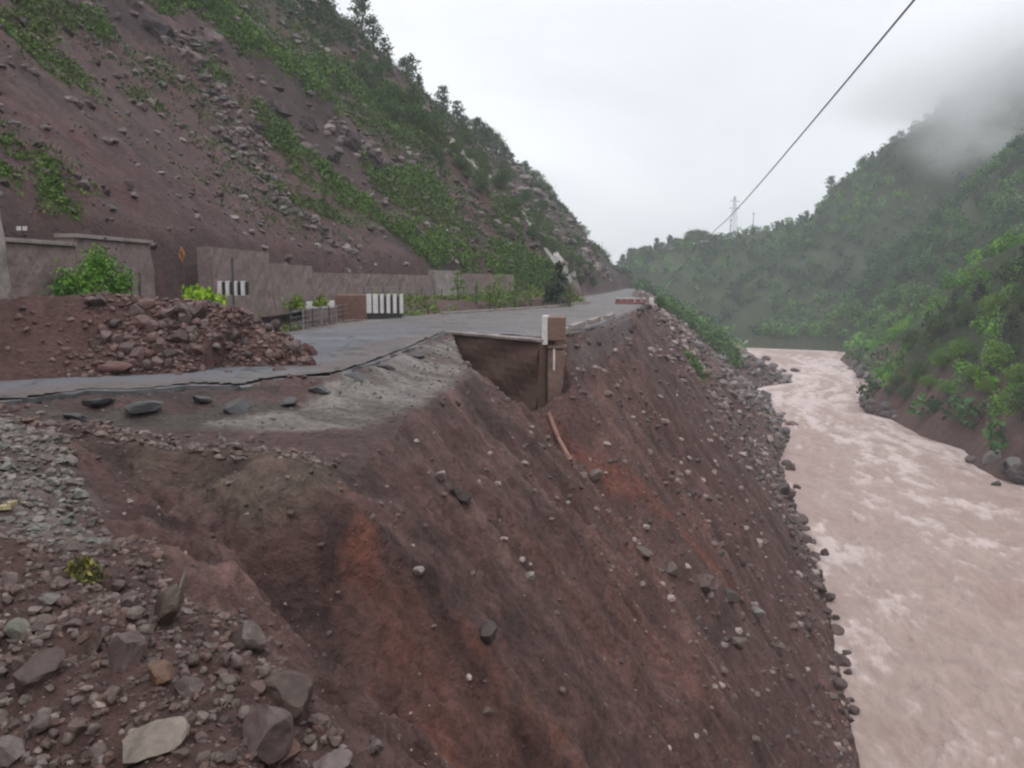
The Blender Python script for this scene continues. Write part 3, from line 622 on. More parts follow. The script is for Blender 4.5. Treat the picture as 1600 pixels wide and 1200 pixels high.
# rubble nobody could count, as merged stone meshes
def rubble(name, pts, sizes, cols, label, shapes=ROCKS1, fc=ICO1[1], sink=.15, flat=.7):
    r = np.random.default_rng(len(pts)); VV = []; FF = []; CC = []; off = 0; nv = len(shapes[0])
    for k, (p, s) in enumerate(zip(pts, sizes)):
        v = (shapes[r.integers(len(shapes))] * s * np.array([1, r.uniform(.6, 1), r.uniform(.45, 1)])) @ rot3(r).T
        v[:, 2] *= flat; VV.append(v + np.array(p) + np.array([0, 0, s * sink])); FF.append(fc + off); off += nv
        CC.append(np.tile(np.array(cols[k]), (nv, 1)))
    return tag(link(name, np_mesh(name, np.concatenate(VV), np.concatenate(FF), np.concatenate(CC), M_ROCK)), label, kind='stuff')
def scatter(mask, num, r=RNG, power=.5, far=1e9):
    """points on the land, spread about evenly over the picture where mask > 0"""
    m = mask.copy(); m[:, rs < 2.2] = 0; m[(az < math.radians(-44)) | (az > math.radians(32)), :] = 0
    w_ = (m * (rs[None, :] ** power) * np.gradient(rs)[None, :]); w_[:-1] *= np.diff(az)[:, None]; c = np.cumsum(w_.ravel()); c /= c[-1]
    k = np.searchsorted(c, r.random(num)); ia, ir = np.unravel_index(k, m.shape)
    ia = np.clip(ia, 1, len(az) - 2); ir = np.clip(ir, 1, len(rs) - 2)
    fa = r.random(num); fr = r.random(num)
    X = GX[ia, ir] * (1 - fr) + GX[ia, ir + 1] * fr; Y = GY[ia, ir] * (1 - fr) + GY[ia, ir + 1] * fr; Z = GZ[ia, ir] * (1 - fr) + GZ[ia, ir + 1] * fr
    X2 = GX[ia + 1, ir]; dx = (X2 - GX[ia, ir]) * fa; dy = (GY[ia + 1, ir] - GY[ia, ir]) * fa; dz = (GZ[ia + 1, ir] - GZ[ia, ir]) * fa
    return np.stack([X + dx, Y + dy, Z + dz], -1), ia, ir
def rcols(num, base, spread=.3):
    b = np.array(base); k = RNG.integers(len(b), size=num); return b[k] * (1 + spread * (RNG.random((num, 1)) - .5) * 2)
# slope face stones
P_, ia, ir = scatter(onface * (GY < 330) * (GX < 60) * (.35 + sstep(-.2, .4, n1) + 1.2 * sstep(.75, 1, H['t'])), 42000, power=.2)
D = np.linalg.norm(P_ - [0, 0, CAMZ], axis=1)
rubble('rubble', P_, np.clip(D / F * (1.4 + 8 * RNG.random(len(D)) ** 5.5), .02, 1.1), rcols(len(D), [lin(98, 80, 76), lin(116, 98, 94), lin(84, 70, 68), lin(170, 156, 152), lin(130, 112, 106)]), 'small stones littering the bare slope')
# foreground gravel
P_, ia, ir = scatter(H['inP'] * H['fg'] * (GY < 22) * (1.0 - .0 * g2), 9000, power=.3)
D = np.linalg.norm(P_ - [0, 0, CAMZ], axis=1)
gcol = rcols(len(D), [lin(104, 88, 84), lin(124, 108, 104), lin(90, 76, 72), lin(142, 130, 126), lin(112, 88, 80)]); gg = g2[ia, ir][:, None]
gcol = gcol * (1 - gg) + rcols(len(D), [lin(132, 126, 122), lin(118, 110, 106), lin(140, 136, 130), lin(120, 122, 116)]) * gg
rubble('gravel', P_, np.clip(D / F * (2.2 + 9 * RNG.random(len(D)) ** 3), .012, .3), gcol, 'loose gravel and cobbles of the foreground debris')
# gravel of the broken verge
P_, ia, ir = scatter(H['inP'] * (~H['inRd']) * (1 - H['fg']) * (GY < 60), 3000, power=.4)
D = np.linalg.norm(P_ - [0, 0, CAMZ], axis=1)
rubble('gravel', P_, D / F * (.8 + 3.2 * RNG.random(len(D)) ** 4), rcols(len(D), [lin(132, 128, 122), lin(110, 106, 100), lin(98, 90, 86)]), 'grey gravel of the torn road bed')
# mound fines
P_, ia, ir = scatter(mo * (.07 + sstep(-19, -15.5, GX + (GY - 26) * .3)), 6000, power=.4)
D = np.linalg.norm(P_ - [0, 0, CAMZ], axis=1)
rubble('rubble', P_, D / F * (1 + 6 * RNG.random(len(D)) ** 2.5), rcols(len(D), [lin(116, 88, 84), lin(98, 76, 72), lin(132, 108, 104)]), 'fine red-brown rubble of the debris pile')
# mountain scree
P_, ia, ir = scatter(inM * (.12 + rk * 1.4 + .25 * sstep(0, .5, n1)) * (H['dB'] > 1.5) * (GY < 260), 9000, power=.35)
D = np.linalg.norm(P_ - [0, 0, CAMZ], axis=1)
rubble('rubble', P_, D / F * (1.3 + 10 * RNG.random(len(D)) ** 4), rcols(len(D), [lin(120, 104, 106), lin(104, 88, 90), lin(146, 134, 134), lin(92, 80, 80)]), 'fallen rocks scattered over the mountain side')

# ------------------------------------------------------------------ leaves
def leaf_mesh(name, cen, size, cols, up=.0, m=None):
    """two-triangle leaf sprays of random orientation"""
    n_ = len(cen); r = RNG; u = r.normal(size=(n_, 3)); u[:, 2] += up; u /= np.linalg.norm(u, axis=1)[:, None]
    v = np.cross(u, r.normal(size=(n_, 3))); v /= np.linalg.norm(v, axis=1)[:, None] + 1e-9
    s = size[:, None]; u = u * s; v = v * s * .62
    V = np.stack([cen - u - v * .3, cen - u * .1 + v * .8, cen + u + v * .1, cen + u * .2 - v * .9], 1).reshape(-1, 3)
    Q = np.arange(n_ * 4).reshape(-1, 4)
    return np_mesh(name, V, Q, np.repeat(cols, 4, axis=0), m or M_LEAF)
def tube(pts, r0, r1, sides=6):
    V = []; Fc = []
    for k, p in enumerate(pts):
        r = r0 + (r1 - r0) * k / (len(pts) - 1)
        for q in range(sides): V.append((p[0] + r * math.cos(q * 2 * math.pi / sides), p[1] + r * math.sin(q * 2 * math.pi / sides), p[2]))
    for k in range(len(pts) - 1):
        for q in range(sides): a = k * sides + q; b = k * sides + (q + 1) % sides; Fc.append((a, b, b + sides, a + sides))
    return V, Fc
def crown_pts(kind, h, wd, nclump, per, r):
    C_ = []
    for k in range(nclump):
        if kind == 'conifer':
            f = r.random() ** 1.15; z = h * (.16 + .82 * f); rad = wd * .5 * (1 - f) ** .75 * (.55 + .6 * r.random()); sp = wd * .11
        elif kind == 'column':
            f = r.random(); z = h * (.15 + .8 * f); rad = wd * .5 * math.sin(math.pi * min(.95, .18 + f * .78)) ** .6 * r.random() ** .5; sp = wd * .15
        else:
            f = r.random(); z = h * (.35 + .58 * f); rad = wd * .5 * math.sqrt(max(.05, 1 - (2 * f - .9) ** 2)) * r.random() ** .4 * .95; sp = wd * .13
        a = r.random() * 6.283; c = np.array([rad * math.cos(a), rad * math.sin(a), z])
        C_.append((c, sp))
    pts = []; cid = []
    for k, (c, sp) in enumerate(C_):
        pts.append(c + r.normal(size=(per, 3)) * np.array([sp, sp, sp * .6])); cid += [k] * per
    return np.concatenate(pts), np.array(cid), [c for c, _ in C_]
def tree_proto(kind, h, wd, color, seed, nclump=44, per=16, leaf=.2):
    r = np.random.default_rng(seed); P, cid, cl = crown_pts(kind, h, wd, nclump, per, r)
    cc = np.array(color) * (1 + .5 * (r.random((nclump, 1)) - .5)) * np.array([1 + .25 * (r.random() - .5), 1, 1]); cols = cc[cid] * (1 + .3 * (r.random((len(P), 1)) - .5))
    cm = leaf_mesh('crown', P, leaf * (.6 + .8 * r.random(len(P))), cols)
    bend = r.normal(size=2) * .03 * h; pts = [(0, 0, -.4), (bend[0] * .4, bend[1] * .4, h * .35), (bend[0], bend[1], h * .62), (bend[0] * 1.3, bend[1] * 1.3, h * .9)]
    V, Fc = tube(pts, h * .028, h * .006); V = list(V); Fc = list(Fc)
    for k in range(7):
        c = cl[int(r.integers(nclump))]; f = .3 + .5 * k / 7; s = (bend[0] * f, bend[1] * f, min(h * f, c[2]))
        v2, f2 = tube([s, tuple((np.array(s) + c) / 2 + [0, 0, .02 * h]), tuple(c)], h * .011, h * .004, 4); o_ = len(V); V += v2; Fc += [tuple(q + o_ for q in ff) for ff in f2]
    tm_ = np_mesh('trunk', V, Fc, None, M_BARK)
    return tm_, cm
def place_tree(proto, loc, sc_, rz, label, group, cat='tree', name='tree', sz=None):
    e = empty(name, loc, rz, label, cat, group); e.scale = (sc_, sc_, sz or sc_)
    link('trunk', proto[0], e); link('crown', proto[1], e); return e
G_DK = lin(66, 86, 58); G_MD = lin(78, 104, 58); G_BR = lin(104, 140, 52); G_OL = lin(104, 112, 60); G_BL = lin(70, 92, 74)
T_con = [tree_proto('conifer', 9, 4.2, lin(62, 80, 58), 40 + k, 54, 18, .34) for k in range(3)]
T_col = [tree_proto('column', 8, 3.4, lin(74, 94, 66), 50 + k, 46, 18, .34) for k in range(3)]
T_rnd = [tree_proto('round', 8, 6.5, G_MD, 60 + k, 70, 36, .24) for k in range(4)]
T_brt = [tree_proto('round', 6, 5.6, lin(108, 146, 56), 70 + k, 70, 44, .19) for k in range(3)]
T_sap = [tree_proto('column', 8, 3.6, lin(112, 132, 70), 90 + k, 30, 14, .26) for k in range(3)]
T_pin = [tree_proto('round', 11, 5.0, lin(74, 92, 62), 80 + k, 34, 18, .36) for k in range(2)]
# skyline of the left mountain
def ridge_at(px):
    xs = [q[0] for q in rp]
    for a, b in zip(rp[:-1], rp[1:]):
        if a[0] <= px <= b[0]:
            f = (px - a[0]) / (b[0] - a[0]); py = a[1] + (b[1] - a[1]) * f; y = a[2] + (b[2] - a[2]) * f; x, y, z = PY(px, py, y); return x, y
for px, kind, s, lab in [(500, 'p', .9, 'misty tree at the very top of the left skyline'), (566, 'p', 1.0, 'tall loose twin-topped tree standing on the upper left skyline'), (584, 'p', .85, 'rounded tree right beside the tall loose one on the skyline'),
                    (602, 'l', .85, 'small dark columnar tree below the twin-topped pair'), (632, 'l', .8, 'slim tree at the left of the skyline clump'), (644, 'p', .85, 'wide pale tree in the skyline clump'), (655, 'c', .6, 'short dark tree at the right of the skyline clump'),
                    (692, 'l', 1.0, 'lone narrow upright tree on the skyline'), (715, 'l', .95, 'columnar tree next below the lone upright one')]:
    q = ridge_at(max(512, px)); 
    if px < 512: q = PY(500, 0, 158)[:2]
    pr = {'p': T_pin, 'l': T_col, 'c': T_con}[kind][len(lab) % 2]
    place_tree(pr, (q[0], q[1], ground(*q) - .3), s, random.uniform(0, 6), lab, None)
px = 730
while px < 950:
    q = ridge_at(px); k = random.choice('lrcr'); pr = {'l': T_col, 'r': T_rnd, 'c': T_con}[k][random.randrange(3)]
    place_tree(pr, (q[0], q[1] + random.uniform(-4, 3), ground(*q) - .3), random.uniform(.55, 1.0), random.uniform(0, 6), 'bushy dark green tree in the row down the left skyline', 'trees in a row down the left skyline')
    px += random.uniform(5, 13) * (1 - (px - 730) / 500)
# shrubs along the mountain side, one each
for k in range(70):
    px = random.uniform(560, 930); lo = 60 + (px - 560) * .86 + 20; py = lo + random.uniform(0, 70)
    p = hit(px, py)
    if p is None or p[1] < 90: continue
    place_tree(T_rnd[k % 4], (p[0], p[1], p[2] - .4), random.uniform(.25, .55), random.uniform(0, 6), ('low dark shrub on the upper mountain side near the top of the picture' if py < 190 else 'low dark shrub halfway down the mountain side' if py < 310 else 'low dark shrub near the foot of the mountain above the road end'), 'shrubs below the left skyline', 'shrub', 'shrub')
# undergrowth patches on the mountain
VB2 = sstep(-.25, .35, fbm(GX / 7, GY / 7, 4, 888)) * np.clip(stroke([(340, 20, 60), (450, 95, 60), (600, 170, 50)], seed=90, wob=.9, soft=.8) + stroke([(500, 280, 45), (640, 330, 80), (700, 390, 60)], seed=91, wob=.9, soft=.8) + stroke([(0, 30, 80), (100, 110, 60)], seed=92, wob=.9, soft=.8) + stroke([(60, 260, 40), (100, 330, 40)], seed=93, wob=.9, soft=.8), 0, 1) * (1 - veg_bright)
def tufts(name, mask, num, per, size, hgt, cols, label, power=.35, spread=1.0):
    P, ia, ir = scatter(mask, num, power=power); D = np.linalg.norm(P - [0, 0, CAMZ], axis=1)
    sc_ = (D / F * size)[:, None]; cid = np.repeat(np.arange(num), per); cc = np.array(cols)[RNG.integers(len(cols), size=num)] * (1 + .35 * (RNG.random((num, 1)) - .5))
    off = RNG.normal(size=(num * per, 3)) * np.array([spread, spread, 0]) * sc_[cid] + np.abs(RNG.normal(size=(num * per, 3))) * np.array([0, 0, hgt]) * sc_[cid]
    return tag(link(name, leaf_mesh(name, P[cid] + off, sc_[cid][:, 0] * .55 * (.5 + RNG.random(num * per)), cc[cid] * (1 + .3 * (RNG.random((num * per, 1)) - .5)), up=.8)), label, kind='stuff')
tufts('undergrowth', np.maximum(veg_bright, (.55 * VB2)) * inM, 11000, 16, 3.6, .9, [lin(86, 114, 50), lin(98, 124, 54), lin(74, 96, 48), lin(110, 128, 66)], 'bright green undergrowth in patches on the mountain side')
tufts('undergrowth', veg_olive * inM * sstep(-.3, .3, n1 + .3), 8000, 12, 3.2, .8, [lin(96, 108, 62), lin(84, 96, 58), lin(112, 118, 70), lin(80, 104, 50)], 'olive scrub thinly covering the mountain side')
tufts('undergrowth', inM * (1 - scar) * (1 - fan) * sstep(.02, .3, n1 * .6 + n2 * .5 - n3 * .4) * (.3 + .7 * veg_olive) * (H['dB'] > 3), 10000, 8, 3.4, .8, [lin(84, 96, 62), lin(74, 88, 58), lin(100, 108, 74), lin(92, 96, 76), lin(78, 104, 52)], 'sparse scrub dotted over the stony mountain side')
tufts('undergrowth', veg_dark, 5500, 14, 3.4, 1.0, [lin(64, 80, 56), lin(74, 92, 60), lin(58, 72, 52)], 'dark green scrub along the top of the mountain')
tufts('undergrowth', veg_edge * (1 - H['inR']), 1300, 14, 4.5, 1.2, [lin(84, 116, 54), lin(72, 100, 52), lin(96, 128, 60)], 'green scrub on the far edge of the bare slope')
# left bench roadside plants
tufts('undergrowth', H['inP'] * (~H['inRd']) * (H['dB'] < 9) * (GX < -3) * (H['dRd'] > .4) * (np.hypot((GX + 20.4) * .8, (GY - 60) * .3) > 2.4) * (GY > 44) * (GY < 160) * sstep(.0, .35, n1 + .12 + .2 * n2), 1500, 12, 3.6, 1.0, [lin(110, 128, 60), lin(96, 118, 56), lin(120, 124, 84), lin(132, 146, 60)], 'weeds along the left verge of the road')

# ------------------------------------------------------------------ forests of the right bank
rightm = H['right'] & ~inM & ~H['inP']
def forest(name, mask, num, per, hmin, hmax, cols, label, leaf, power):
    P, ia, ir = scatter(mask, num, power=power); r = RNG; hh = hmin + (hmax - hmin) * r.random(num); wd = hh * r.uniform(.55, .95, num)
    cid = np.repeat(np.arange(num), per); u = r.normal(size=(num * per, 3)); u /= np.linalg.norm(u, axis=1)[:, None]
    rad = .62 + .42 * r.random(num * per); lump = 1 + .3 * np.sin(u[:, 0] * 5 + cid) * np.sin(u[:, 1] * 4 + cid * 1.7)
    off = u * (rad * lump)[:, None] * np.stack([wd[cid] / 2, wd[cid] / 2, hh[cid] * .42], -1); off[:, 2] += hh[cid] * .5
    big = fbm(P[:, 0] / 38 + P[:, 2] / 30, P[:, 1] / 60 + P[:, 2] / 20, 3, 611)[:, None]
    cc = np.array(cols)[r.integers(len(cols), size=num)] * (1 + .35 * (r.random((num, 1)) - .5)) * (1 + np.clip(big, -.5, .5) * np.array([.9, .75, .3]))
    return tag(link(name, leaf_mesh(name, P[cid] + off, leaf * (.6 + .8 * r.random(num * per)), cc[cid] * (1 + .25 * (r.random((num * per, 1)) - .5)))), label, kind='stuff')
isR1 = rightm & (H['r1'] >= np.maximum(H['r2'], H['r3'])) | (rightm & (GY < 240)); isR1 &= (GX > 20) & (H['dR'] > 3.2)
isR2 = rightm & (~isR1) & (H['r2'] >= H['r3']) & (H['dR'] > 5)
isR3 = ((rightm & (~isR1) & (~isR2) & (H['dR'] > 1.0)) | ((GY > 300) & ~inM & ~H['inR'] & ~H['inP'] & (~rightm))) & (GY < 620)
FARC = [lin(72, 100, 62), lin(62, 86, 58), lin(88, 118, 64), lin(56, 76, 54), lin(100, 126, 70)]
forest('forest', isR3 * 1.0, 14000, 50, 3, 7, FARC, 'dense wood covering the misty far valley side', .62, 1.0)
forest('forest', isR2 * 1.0, 1900, 90, 3.5, 7, FARC, 'dense wood on the steep spur at right', .45, 1.0)
NEARC = [lin(100, 140, 52), lin(84, 118, 50), lin(122, 158, 56), lin(72, 100, 48)]
forest('forest', isR1 * 1.0, 2200, 150, 2.0, 5.0, NEARC, 'bright green bushes covering the near right hillside', .22, 1.0)
# single trees on the near right hill
NR = [(1590, 590, 'b', 1.0), (1560, 560, 'b', 1.1), (1500, 545, 'b', 1.0), (1540, 600, 'b', .9), (1470, 560, 'b', .9), (1430, 575, 'r', .8), (1400, 590, 'r', .7), (1580, 520, 'c', 1.1), (1595, 470, 'r', 1.0), (1550, 480, 'b', 1.0), (1510, 490, 'r', .9), (1465, 510, 'r', .9), (1420, 530, 'r', .8), (1570, 430, 'r', 1.0), (1530, 455, 'c', 1.0), (1598, 420, 'c', 1.1), (1490, 470, 'c', .9), (1450, 495, 'c', .8), (1597, 640, 'r', 1.0), (1580, 615, 'b', .8), (1520, 580, 'b', .8), (1450, 590, 'b', .7), (1480, 600, 'b', .7), (1415, 610, 'r', .6), (1388, 600, 'r', .5)]
for k, (px, py, kd, s) in enumerate(NR):
    p = hit(px, py + 18)
    if p is None: continue
    pr = {'b': T_brt, 'r': T_rnd, 'c': T_con}[kd]; wh = 'at the right edge of the picture' if px > 1570 else 'just above the brown right bank' if py > 572 else 'on the upper near right hillside' if py < 500 else 'halfway up the near right hillside'; lab = {'b': 'bright yellow-green bushy tree ', 'r': 'mid green round tree ', 'c': 'dark conical tree '}[kd] + wh
    place_tree(pr[k % 3], (p[0], p[1], p[2] - .3), s * random.uniform(.55, .8), random.uniform(0, 6), lab, {'b': 'bright bushy trees of the near right hillside', 'r': 'round trees of the near right hillside', 'c': 'conical trees of the near right hillside'}[kd])
# skyline trees of the far ridge
def polyat(R, x):
    for a, b in zip(R[:-1], R[1:]):
        if a[0] <= x <= b[0]: f = (x - a[0]) / (b[0] - a[0]); return a[1] + (b[1] - a[1]) * f
for px in list(range(972, 1100, 9)) + [1112, 1150, 1176, 1214, 1222, 1258, 1275, 1284, 1300, 1312, 1326, 1340, 1352, 1368, 1384]:
    d = ray(px + random.uniform(-3, 3), 400); best = None
    xx = d.x / d.y * 468; yy = polyat(R3, xx) or 468; q = (d.x / d.y * yy, yy)
    low = px > 1100; pr = (T_con if random.random() < .6 else T_rnd)[random.randrange(3)]
    place_tree(pr, (q[0], q[1], ground(*q) - 2.2), random.uniform(.6, .85) if low else random.uniform(.85, 1.25), random.uniform(0, 6), 'dark tree on the misty far skyline left of the pylon' if px < 1145 else 'dark tree on the misty far skyline right of the pylon', 'trees on the far skyline left of the pylon' if px < 1145 else 'trees on the far skyline right of the pylon')
d = ray(1293, 400); xx = d.x / d.y * 462; yy = polyat(R3, xx) or 462; q = (d.x / d.y * yy, yy)
place_tree(T_pin[0], (*q, ground(*q) - .3), 1.15, 0, 'tall sparse tree rising above the far skyline at the foot of the mountain', None)

# ------------------------------------------------------------------ mesh parts
def bars(items):
    """items: ('box', cx, cy, cz, sx, sy, sz[, rz]) or ('bar', p, q, r)"""
    V = []; Fc = []
    for it in items:
        o_ = len(V)
        if it[0] == 'box':
            _, cx, cy, cz, sx_, sy_, sz_ = it[:7]; a = it[7] if len(it) > 7 else 0; ca, sa = math.cos(a), math.sin(a); b = min(sx_, sy_, sz_) * .07
            for zz, ins in ((-1, b), (-1, 0), (1, 0), (1, b)):
                for qx, qy in ((-1, -1), (1, -1), (1, 1), (-1, 1)):
                    x = qx * (sx_ / 2 - ins); y = qy * (sy_ / 2 - ins); z = zz * (sz_ / 2 - (b if ins == 0 else 0)); V.append((cx + x * ca - y * sa, cy + x * sa + y * ca, cz + z))
            Fc.append((o_ + 3, o_ + 2, o_ + 1, o_)); Fc.append((o_ + 12, o_ + 13, o_ + 14, o_ + 15))
            for k in range(3):
                for q in range(4): Fc.append((o_ + k * 4 + q, o_ + k * 4 + (q + 1) % 4, o_ + k * 4 + 4 + (q + 1) % 4, o_ + k * 4 + 4 + q))
        else:
            _, p, q, r = it; p = Vector(p); q = Vector(q); d = (q - p).normalized(); u = d.orthogonal().normalized(); v = d.cross(u)
            for e in (p, q):
                for k in range(6): V.append(tuple(e + r * (math.cos(k * 1.0472) * u + math.sin(k * 1.0472) * v)))
            for k in range(6): Fc.append((o_ + k, o_ + (k + 1) % 6, o_ + 6 + (k + 1) % 6, o_ + 6 + k))
    me = bpy.data.meshes.new('part'); me.from_pydata(V, [], Fc); me.update(); return me
def part(name, items, m, parent=None):
    me = bars(items); me.name = name; me.materials.append(m); return link(name, me, parent)

# breast walls at the mountain foot: battered masonry, coping on top
def breast_wall(p0, p1, ztop, zbot, label, m=M_MASON, thick=1.0, coping=True):
    L_ = math.dist(p0, p1); a = math.atan2(p1[1] - p0[1], p1[0] - p0[0]); e = empty('retaining_wall', (p0[0], p0[1], zbot), a, label, 'wall')
    h = ztop - zbot; V = []; Fc = []; nx, nz_ = max(4, int(L_ / .5)), 7; r = np.random.default_rng(int(L_ * 10) + 3)
    # front (towards the road) is local -y; leans back going up
    for i_ in range(nx + 1):
        for k in range(nz_ + 1):
            f = k / nz_; V.append((L_ * i_ / nx + (0 if i_ in (0, nx) else r.uniform(-.05, .05)), -thick * (.75 - .3 * f) + r.uniform(-.05, .05), h * f + (r.uniform(-.03, .03) if k == nz_ else 0)))
        V.append((L_ * i_ / nx, thick * .3, h)); V.append((L_ * i_ / nx, thick * .3, 0))
    c = nz_ + 3
    for i_ in range(nx):
        for k in range(nz_ + 2): a0 = i_ * c + k; Fc.append((a0, a0 + c, a0 + c + 1, a0 + 1))
    Fc.append(tuple(range(c))[::-1]); Fc.append(tuple(nx * c + k for k in range(c)))
    me = bpy.data.meshes.new('wall_body'); me.from_pydata(V, [], Fc); me.materials.append(m); link('wall_body', me, e)
    if coping: part('coping', [('box', L_ / 2, -thick * .1, h + .075, L_ + .1, thick * .95, .15)], M_CONC, e)
    return e
def at_y(y, R=base_line):
    for a, b in zip(R[:-1], R[1:]):
        if a[1] <= y <= b[1]: return a[0] + (b[0] - a[0]) * (y - a[1]) / (b[1] - a[1])
def seg(y0, y1, zt, zb, lab, dx=0, **k): return breast_wall((at_y(y0) + dx, y0), (at_y(y1) + dx, y1), zt, zb, lab, **k)
# local -y must face the road (+x side): run from near to far gives left normal = -x, so front (-y) faces +x
seg(20, 26.2, 6.0, .5, 'taller pale grey wall section at the left edge of the picture', m=M_CONC)
seg(26.25, 30, 4.4, .6, 'stained grey breast wall left of the big green bush')
seg(30.05, 35.4, 4.75, .6, 'grey breast wall with pale coping behind the big green bush')
seg(41.2, 50, 4.85, .8, 'grey breast wall with a dark square end past the gap', coping=False)
seg(50.05, 62, 4.2, .8, 'low brown-grey breast wall behind the yellow-green bushes', coping=False)
seg(62.05, 91, 3.7, .8, 'long brown breast wall behind the striped parapet', coping=False)
seg(91.05, 98, 4.3, .6, 'pale plastered wall panel at the end of the long brown wall', m=M_CONC, coping=False, dx=.3)
seg(98.05, 118, 4.0, .4, 'weed covered breast wall beyond the pale panel', coping=False)

# retaining wall broken off at the slide, with its parapet and end pillar
A0 = PZ(703, 518, 0); B0 = PZ(853, 531, 0)
e = empty('retaining_wall', (A0[0], A0[1], 0), math.atan2(B0[1] - A0[1], B0[0] - A0[0]), 'brown cut face of the broken road bed beside the concrete pillar', 'wall')
LW = math.dist(A0, B0); V = []; Fc = []; r = np.random.default_rng(4)
nx, nz_ = 26, 22
for i_ in range(nx + 1):
    for k in range(nz_ + 1): V.append((LW * i_ / nx, -.42 + r.uniform(-.03, .03) + .1 * math.sin(k * .9 + i_ * .35) - .35 * k / nz_, -.06 - 8.5 * k / nz_))
for i_ in range(nx):
    for k in range(nz_): a0 = i_ * (nz_ + 1) + k; Fc.append((a0, a0 + 1, a0 + nz_ + 2, a0 + nz_ + 1))
o_ = len(V)
for x, y, z in ((0, -.42, -.06), (LW, -.42, -.06), (LW, .5, -.06), (0, .5, -.06)): V.append((x, y + .0, z))
for x, y, z in ((0, -.77, -8.5), (LW, -.77, -8.5), (LW, .5, -8.5), (0, .5, -8.5)): V.append((x, y, z))
for q in ((0, 1, 2, 3), (7, 6, 5, 4), (1, 5, 6, 2), (2, 6, 7, 3), (3, 7, 4, 0)): Fc.append(tuple(o_ + k for k in q))
me = bpy.data.meshes.new('cut_face'); me.from_pydata(V, [], Fc); me.materials.append(M_SOILW); link('cut_face', me, e)
part('broken_slab', [('box', LW * .5, -.05, -.02, LW + .1, 1.1, .14)], M_CONC, e)
# pillar: local frame aligned with the world
q = PY(868, 531, B0[1] - .2); pil = empty('concrete_pillar', (q[0], q[1], 0), 0, 'broken end of the roadside parapet standing as a tall concrete pillar', 'pillar')
s = q[1] / F
part('shaft', [('box', .02, .45, -2.05, 25 * s, .9, 3.1)], mat('brown_stained_concrete', lin(122, 98, 88), rough=.85, n1=(.9, .3), n2=(6, .25), bump=(8, .5, .03), tint=(lin(84, 62, 56), 1.2, .7)), pil)
part('cap_block', [('box', .05, .45, .58, 26 * s, .95, 1.25), ('box', .05, .45, -.36, 28 * s, 1.0, .14)], bpy.data.materials['brown_stained_concrete'], pil)
part('white_panel', [('box', -17 * s, .42, .5, 9 * s, .8, 1.5)], M_WHITE, pil)
part('reinforcing_strip', [('box', -2 * s, -.03, -1.0, 3 * s, .05, 1.1)], M_WHITE, pil)
part('footing', [('box', .02, .5, -5.6, 24 * s, .8, 4.0)], mat('dark_masonry', lin(78, 66, 54), rough=.9, n1=(1, .3), n2=(5, .3), bump=(5, .7, .05), tint=(lin(60, 72, 48), .9, .8)), pil)  # footing in dark brown with green tinted patches
pa, pb, pc = hit(857, 654), hit(872, 690), hit(892, 722)
o = part('broken_pipe', [('bar', (pa[0], pa[1], pa[2] + .25), (pb[0], pb[1], pb[2] + .2), .1), ('bar', (pb[0], pb[1], pb[2] + .2), (pc[0], pc[1], pc[2] + .05), .09)], mat('rusty_clay', lin(132, 98, 86), rough=.8)); tag(o, 'rusty orange broken pipe sticking out of the slope under the pillar', 'pipe')
# low parapet continuing behind the pillar
for k in range(4):
    y0 = q[1] + 3 + k * 7; x0 = [-3.2, -2.6, -1.7, -.6][k] + .2
    part_o = part('kerb_block', [('box', x0, y0, .2, .4, 5.0, .36, -.1)], M_CONC); tag(part_o, ['kerb block behind the pillar', 'second kerb block beyond the pillar', 'third kerb block beyond the pillar', 'farthest kerb block along the broken edge'][k] + ' on the outer road edge', 'kerb', 'kerb blocks on the outer road edge')

# striped parapet on the left verge
def place_on(px, py, z=None):
    p = hit(px, py); return p
p = PY(574, 489, 63); s = p[1] / F
e = empty('parapet', (p[0], p[1], p[2] - .1), math.radians(6), 'culvert parapet with brown flank and black and white striped face', 'parapet')
part('brown_block', [('box', -26 * s, .5, .35, 50 * s, 1.2, 30 * s + 1.0)], mat('brown_plaster', lin(112, 82, 74), rough=.85, n1=(.8, .2), n2=(5, .2)), e)
part('striped_face', [('box', 27 * s, .3, .3, 56 * s, .5, 26 * s + 1.0)], M_BLACK, e)
for k in range(6): part('white_stripe', [('box', (3 + k * 10.4) * s, .02, .86, (5.5 if k > 1 else 8) * s, .12, 31 * s)], M_WHITE, e)
# small striped guard posts further left
for k in range(4):
    x, y, z = PY(344 + k * 12, 446, 40)
    e = part('guard_post', [('box', 0, 0, -.15, .18, .2, .75)], M_WHITE); e.location = (x, y, z); tag(e, 'short white guard post between dark gaps before the wall', 'post', 'row of short white guard posts')
    part('black_band', [('box', .19, .05, -.15, .15, .14, .68)], M_BLACK, e)
# low white kerb wall line
for (px0, px1, py, lab) in ((412, 470, 478, 'left length of the pale low wall by the verge'), (476, 520, 476, 'right length of the pale low wall beside the brown parapet')):
    a = PY(px0, py, 56); b = PY(px1, py, 60); mid_ = [(u + v) / 2 for u, v in zip(a, b)]
    o = part('low_wall', [('box', 0, 0, 0, math.dist(a[:2], b[:2]), .3, .5, math.atan2(b[1] - a[1], b[0] - a[0]))], M_WHITE); o.location = mid_; tag(o, lab, 'wall')
    part('wall_base', [('box', 0, 0, -.75, math.dist(a[:2], b[:2]), .36, 1.0, math.atan2(b[1] - a[1], b[0] - a[0]))], M_MASON, o)
